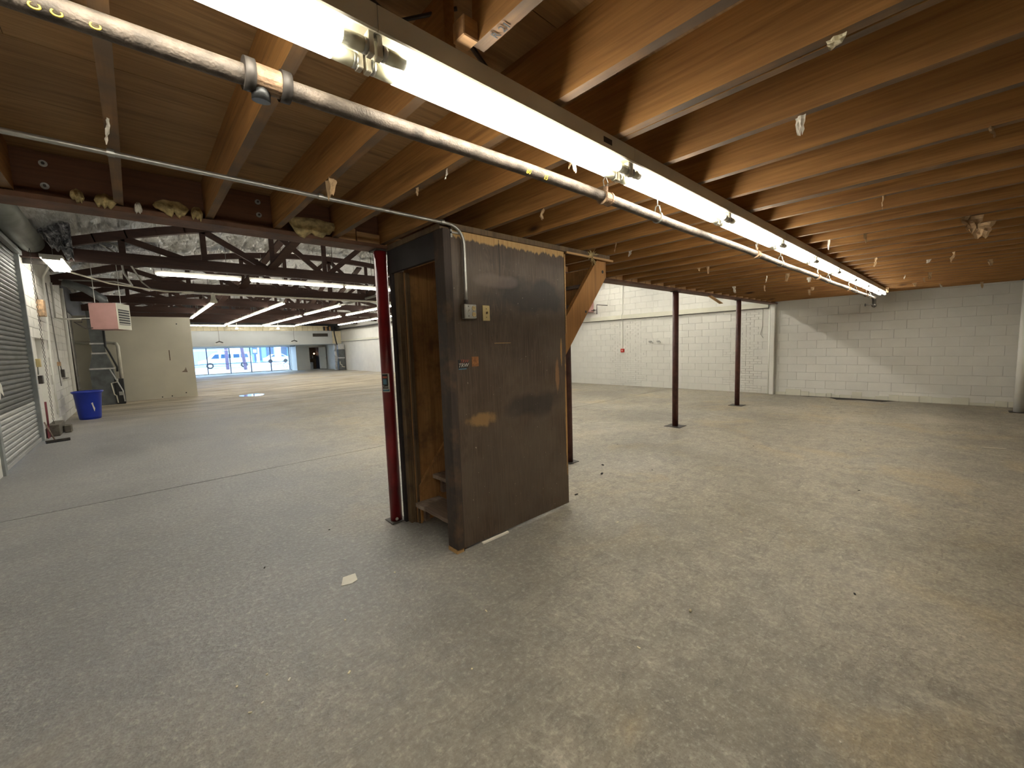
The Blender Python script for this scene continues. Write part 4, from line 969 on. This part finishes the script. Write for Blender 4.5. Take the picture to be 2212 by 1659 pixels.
obj('clutter', MB().sphere((11.65, 40, .75), .16, 9, 6).sphere((11.9, 40.2, .8), .2, 9, 6).box(12.0, 40, 0, 12.2, 40.3, 1.2), 'jamb', cb)
lpz = thing('table_lamp', 'small glowing orange lamp inside the dark back room', 'lamp', (12.4, 40.6, 1.4))
obj('bulb', MB().sphere((12.25, 40.5, 1.38), .06), 'bulb', lpz, smooth=True)
obj('lamp_base', MB().box(12.15, 40.4, 0, 12.35, 40.6, 1.3), 'jamb', lpz)
wn = struct('window_1', MB().box(XL, 39.98, 2.07, XS, 40.10, 2.13).box(XL, 39.98, 0, XS, 40.10, .07), 'framewhite')
for x in (1.2, 2.65, 4.15, 5.65, 7.09, 8.56): obj('mullion', MB().box(x-.03, 39.99, .07, x+.03, 40.06, 2.07), 'frame', wn)
xs = [XL, 1.2, 2.65, 4.15, 5.65, 7.09, 8.56, XS]
for a, b in zip(xs, xs[1:]): obj('pane', MB().box(a+.03, 40.02, .07, b-.03, 40.028, 2.07), 'glass', wn)
obj('end_frame', MB().box(XS-.05, 39.98, .0, XS, 40.1, 2.13), 'framewhite', wn)
ac = thing('air_handler', 'tall grey air handler with foil taped ducts in the far right corner', 'air handler', (12.1, 33.7, 0))
obj('lower_cabinet', MB().box(11.95, 33.4, 0, 12.42, 33.9, .95), 'duct', ac, bevel=.01)
obj('upper_cabinet', MB().box(11.95, 33.4, 1.05, 12.42, 33.9, 1.68), 'duct', ac, bevel=.01)
obj('top_cabinet', MB().box(11.95, 33.4, 1.75, 12.42, 33.9, 2.1), 'tape', ac, bevel=.01)
for z in (.95, 1.68): obj('tape_band', MB().box(11.93, 33.38, z, 12.44, 33.92, z+.08), 'tape', ac)
obj('flexible_duct', MB().tube([(11.78, 33.6, .02), (11.76, 33.6, .5), (11.80, 33.6, 1.0), (11.76, 33.6, 1.5), (11.8, 33.6, 2.1)], [.14, .11, .13, .11, .13], 14), 'foil', ac, smooth=True)
obj('drain_pipe', MB().tube([(12.0, 33.36, .7), (12.0, 33.36, .5), (12.12, 33.36, .45), (12.14, 33.36, .3), (12.35, 33.36, .25)], .03, 8), 'pvc', ac, smooth=True)
obj('cable_bundle', MB().tube([(11.75, 33.5, 3.4), (11.76, 33.5, 2.9), (11.85, 33.5, 2.3), (11.9, 33.5, 2.05)], .05, 8), 'blackplastic', ac, smooth=True)

# enclosing walls that the camera does not see
struct('wall_back', MB().box(XL-.3, YB-.2, 0, XR+.2, YB, 2.7), 'white')
struct('baseboard_back', MB().box(XL, YB, 0, XR, YB+.01, .1), 'white')

# ------------------------------------------------------------------ street outside
gr = struct('ground', MB().box(-60, 40.2, -.06, 90, 130, -.02).box(-60, -20, -.06, XL-.3, 40.2, -.02), 'street')
vn = thing('van', 'pale long passenger van parked outside the shop window', 'van', (7.7, 59, 0))
V0, Y0, Y1 = 5.25, 57.6, 59.4
side = [(0, .45), (.02, .85), (.5, 1.02), (.85, 1.08), (1.45, 1.72), (1.7, 1.80), (4.9, 1.80), (5.1, 1.2), (5.15, .42), (4.4, .36), (.9, .36)]
obj('body', MB().prism([(V0+a, b) for a, b in side], 'Y', Y0, Y1), 'vanpaint', vn)
for p in ([(1.08, 1.14), (1.50, 1.62), (1.85, 1.64), (1.85, 1.14)], [(2.02, 1.16), (2.08, 1.62), (3.0, 1.62), (3.0, 1.16)], [(3.25, 1.18), (3.25, 1.60), (3.85, 1.60), (3.85, 1.18)], [(3.98, 1.18), (3.98, 1.60), (4.65, 1.60), (4.75, 1.18)]):
    obj('side_window', MB().prism([(V0+a, b) for a, b in p], 'Y', Y0-.02, Y0), 'vanglass', vn)
for x in (.95, 4.25):
    w_ = obj('wheel', MB().tube([(V0+x, Y0-.05, .34), (V0+x, Y0+.25, .34)], .34, 20), 'blackplastic', vn)
    obj('hub_cap', MB().tube([(V0+x, Y0-.06, .34), (V0+x, Y0-.05, .34)], .19, 14), 'vanpaint', w_)
obj('trim_line', MB().box(V0+.05, Y0-.02, .55, V0+5.1, Y0, .60), 'vanglass', vn)
obj('roof_vent', MB().box(V0+1.9, 58.2, 1.80, V0+2.3, 58.6, 2.0), 'vanpaint', vn)
b1 = thing('building', 'plain lavender building wall behind the van', 'building', (3, 68, 0))
obj('wall', MB().box(-30, 67, 0, 11.6, 75, 7), 'lavender', b1)
obj('wall_lamp', MB().box(7.3, 66.9, 2.5, 7.5, 67, 2.7), 'iron', b1)
obj('roller_door', MB().box(9.4, 66.9, 0, 11.2, 67, 2.6), 'header', b1)
b2 = thing('building', 'blue grey building with dark openings at the far right of the window view', 'building', (22, 90, 0))
obj('wall', MB().box(15.5, 88, 0, 50, 96, 6), 'tealwall', b2)
for x in (16.2, 18.2, 20.5, 23): obj('opening', MB().box(x, 87.9, .3, x+1.2, 88, 3), 'vanglass', b2)
obj('awning', MB().box(19.5, 86.5, 2.6, 30, 88, 2.9), 'frame', b2)
def pole(x, y, r, top, m, lab, lean=0):
    solid('utility_pole' if top > 2.5 else 'bollard', MB().tube([(x, y, -.02), (x+lean, y, top)], r, 10), m, lab, 'pole' if top > 2.5 else 'bollard', (x, y, 0), smooth=True)
pole(7.15, 52.5, .16, 9, 'polewood', 'dark utility pole in front of the van, left one')
pole(8.15, 48.8, .15, 9, 'polewood', 'dark leaning utility pole in front of the rear of the van', -.75)
pole(12.6, 66, .20, 9, 'framewhite', 'white pole right of the lavender building')
pole(9.1, 48.2, .20, .65, 'framewhite', 'short pale bollard right of the poles on the pavement')
pole(16.0, 70, .45, 9, 'framewhite', 'broad white column at the right end of the window view')
car = thing('car', 'pale car parked far off at the right of the window view', 'car', (17, 75, 0))
obj('body', MB().prism([(15.3, .3), (15.3, .8), (15.8, .95), (16.4, 1.4), (17.8, 1.4), (18.6, .95), (19.0, .8), (19.0, .3)], 'Y', 75, 76.7), 'vanpaint', car)
obj('side_window', MB().prism([(16.1, .98), (16.5, 1.32), (17.7, 1.32), (18.3, .98)], 'Y', 74.97, 75), 'vanglass', car)
for x in (16., 18.2): obj('wheel', MB().tube([(x, 74.95, .3), (x, 75.2, .3)], .3, 14), 'blackplastic', car)
sg = thing('sign_board', 'tall dark blue sign with pale squares beside the white pole', 'sign', (11.9, 64, 0))
obj('board', MB().box(11.6, 64, 1.5, 12.2, 64.1, 3.4), 'vanglass', sg); obj('post', MB().box(11.85, 64.1, 0, 11.95, 64.15, 1.5), 'frame', sg)
for z in (1.7, 2.4): obj('sign_panel', MB().box(11.7, 63.98, z, 12.1, 64, z+.45), 'vanpaint', sg)
rl = thing('iron_railing', 'thin iron railing with a scrolled end just inside the shop window', 'railing', (6.6, 39.85, 0))
obj('top_rail', MB().tube([(3.0, 39.85, .82), (9.6, 39.85, .80)], .018, 8), 'frame', rl)
obj('lower_rail', MB().tube([(8.4, 39.85, .52), (9.6, 39.85, .66), (9.75, 39.85, .8)], .015, 8), 'frame', rl)
obj('scroll', MB().tube([(9.75+math.cos(a)*(.30-.03*a)-.1, 39.85, .42+math.sin(a)*(.30-.03*a)) for a in [k*.35 for k in range(19)]], .018, 8), 'frame', rl)
for x in (3.2, 5.65, 7.09, 8.56): obj('baluster', MB().tube([(x, 39.85, 0), (x, 39.85, .81)], .014, 6), 'frame', rl)
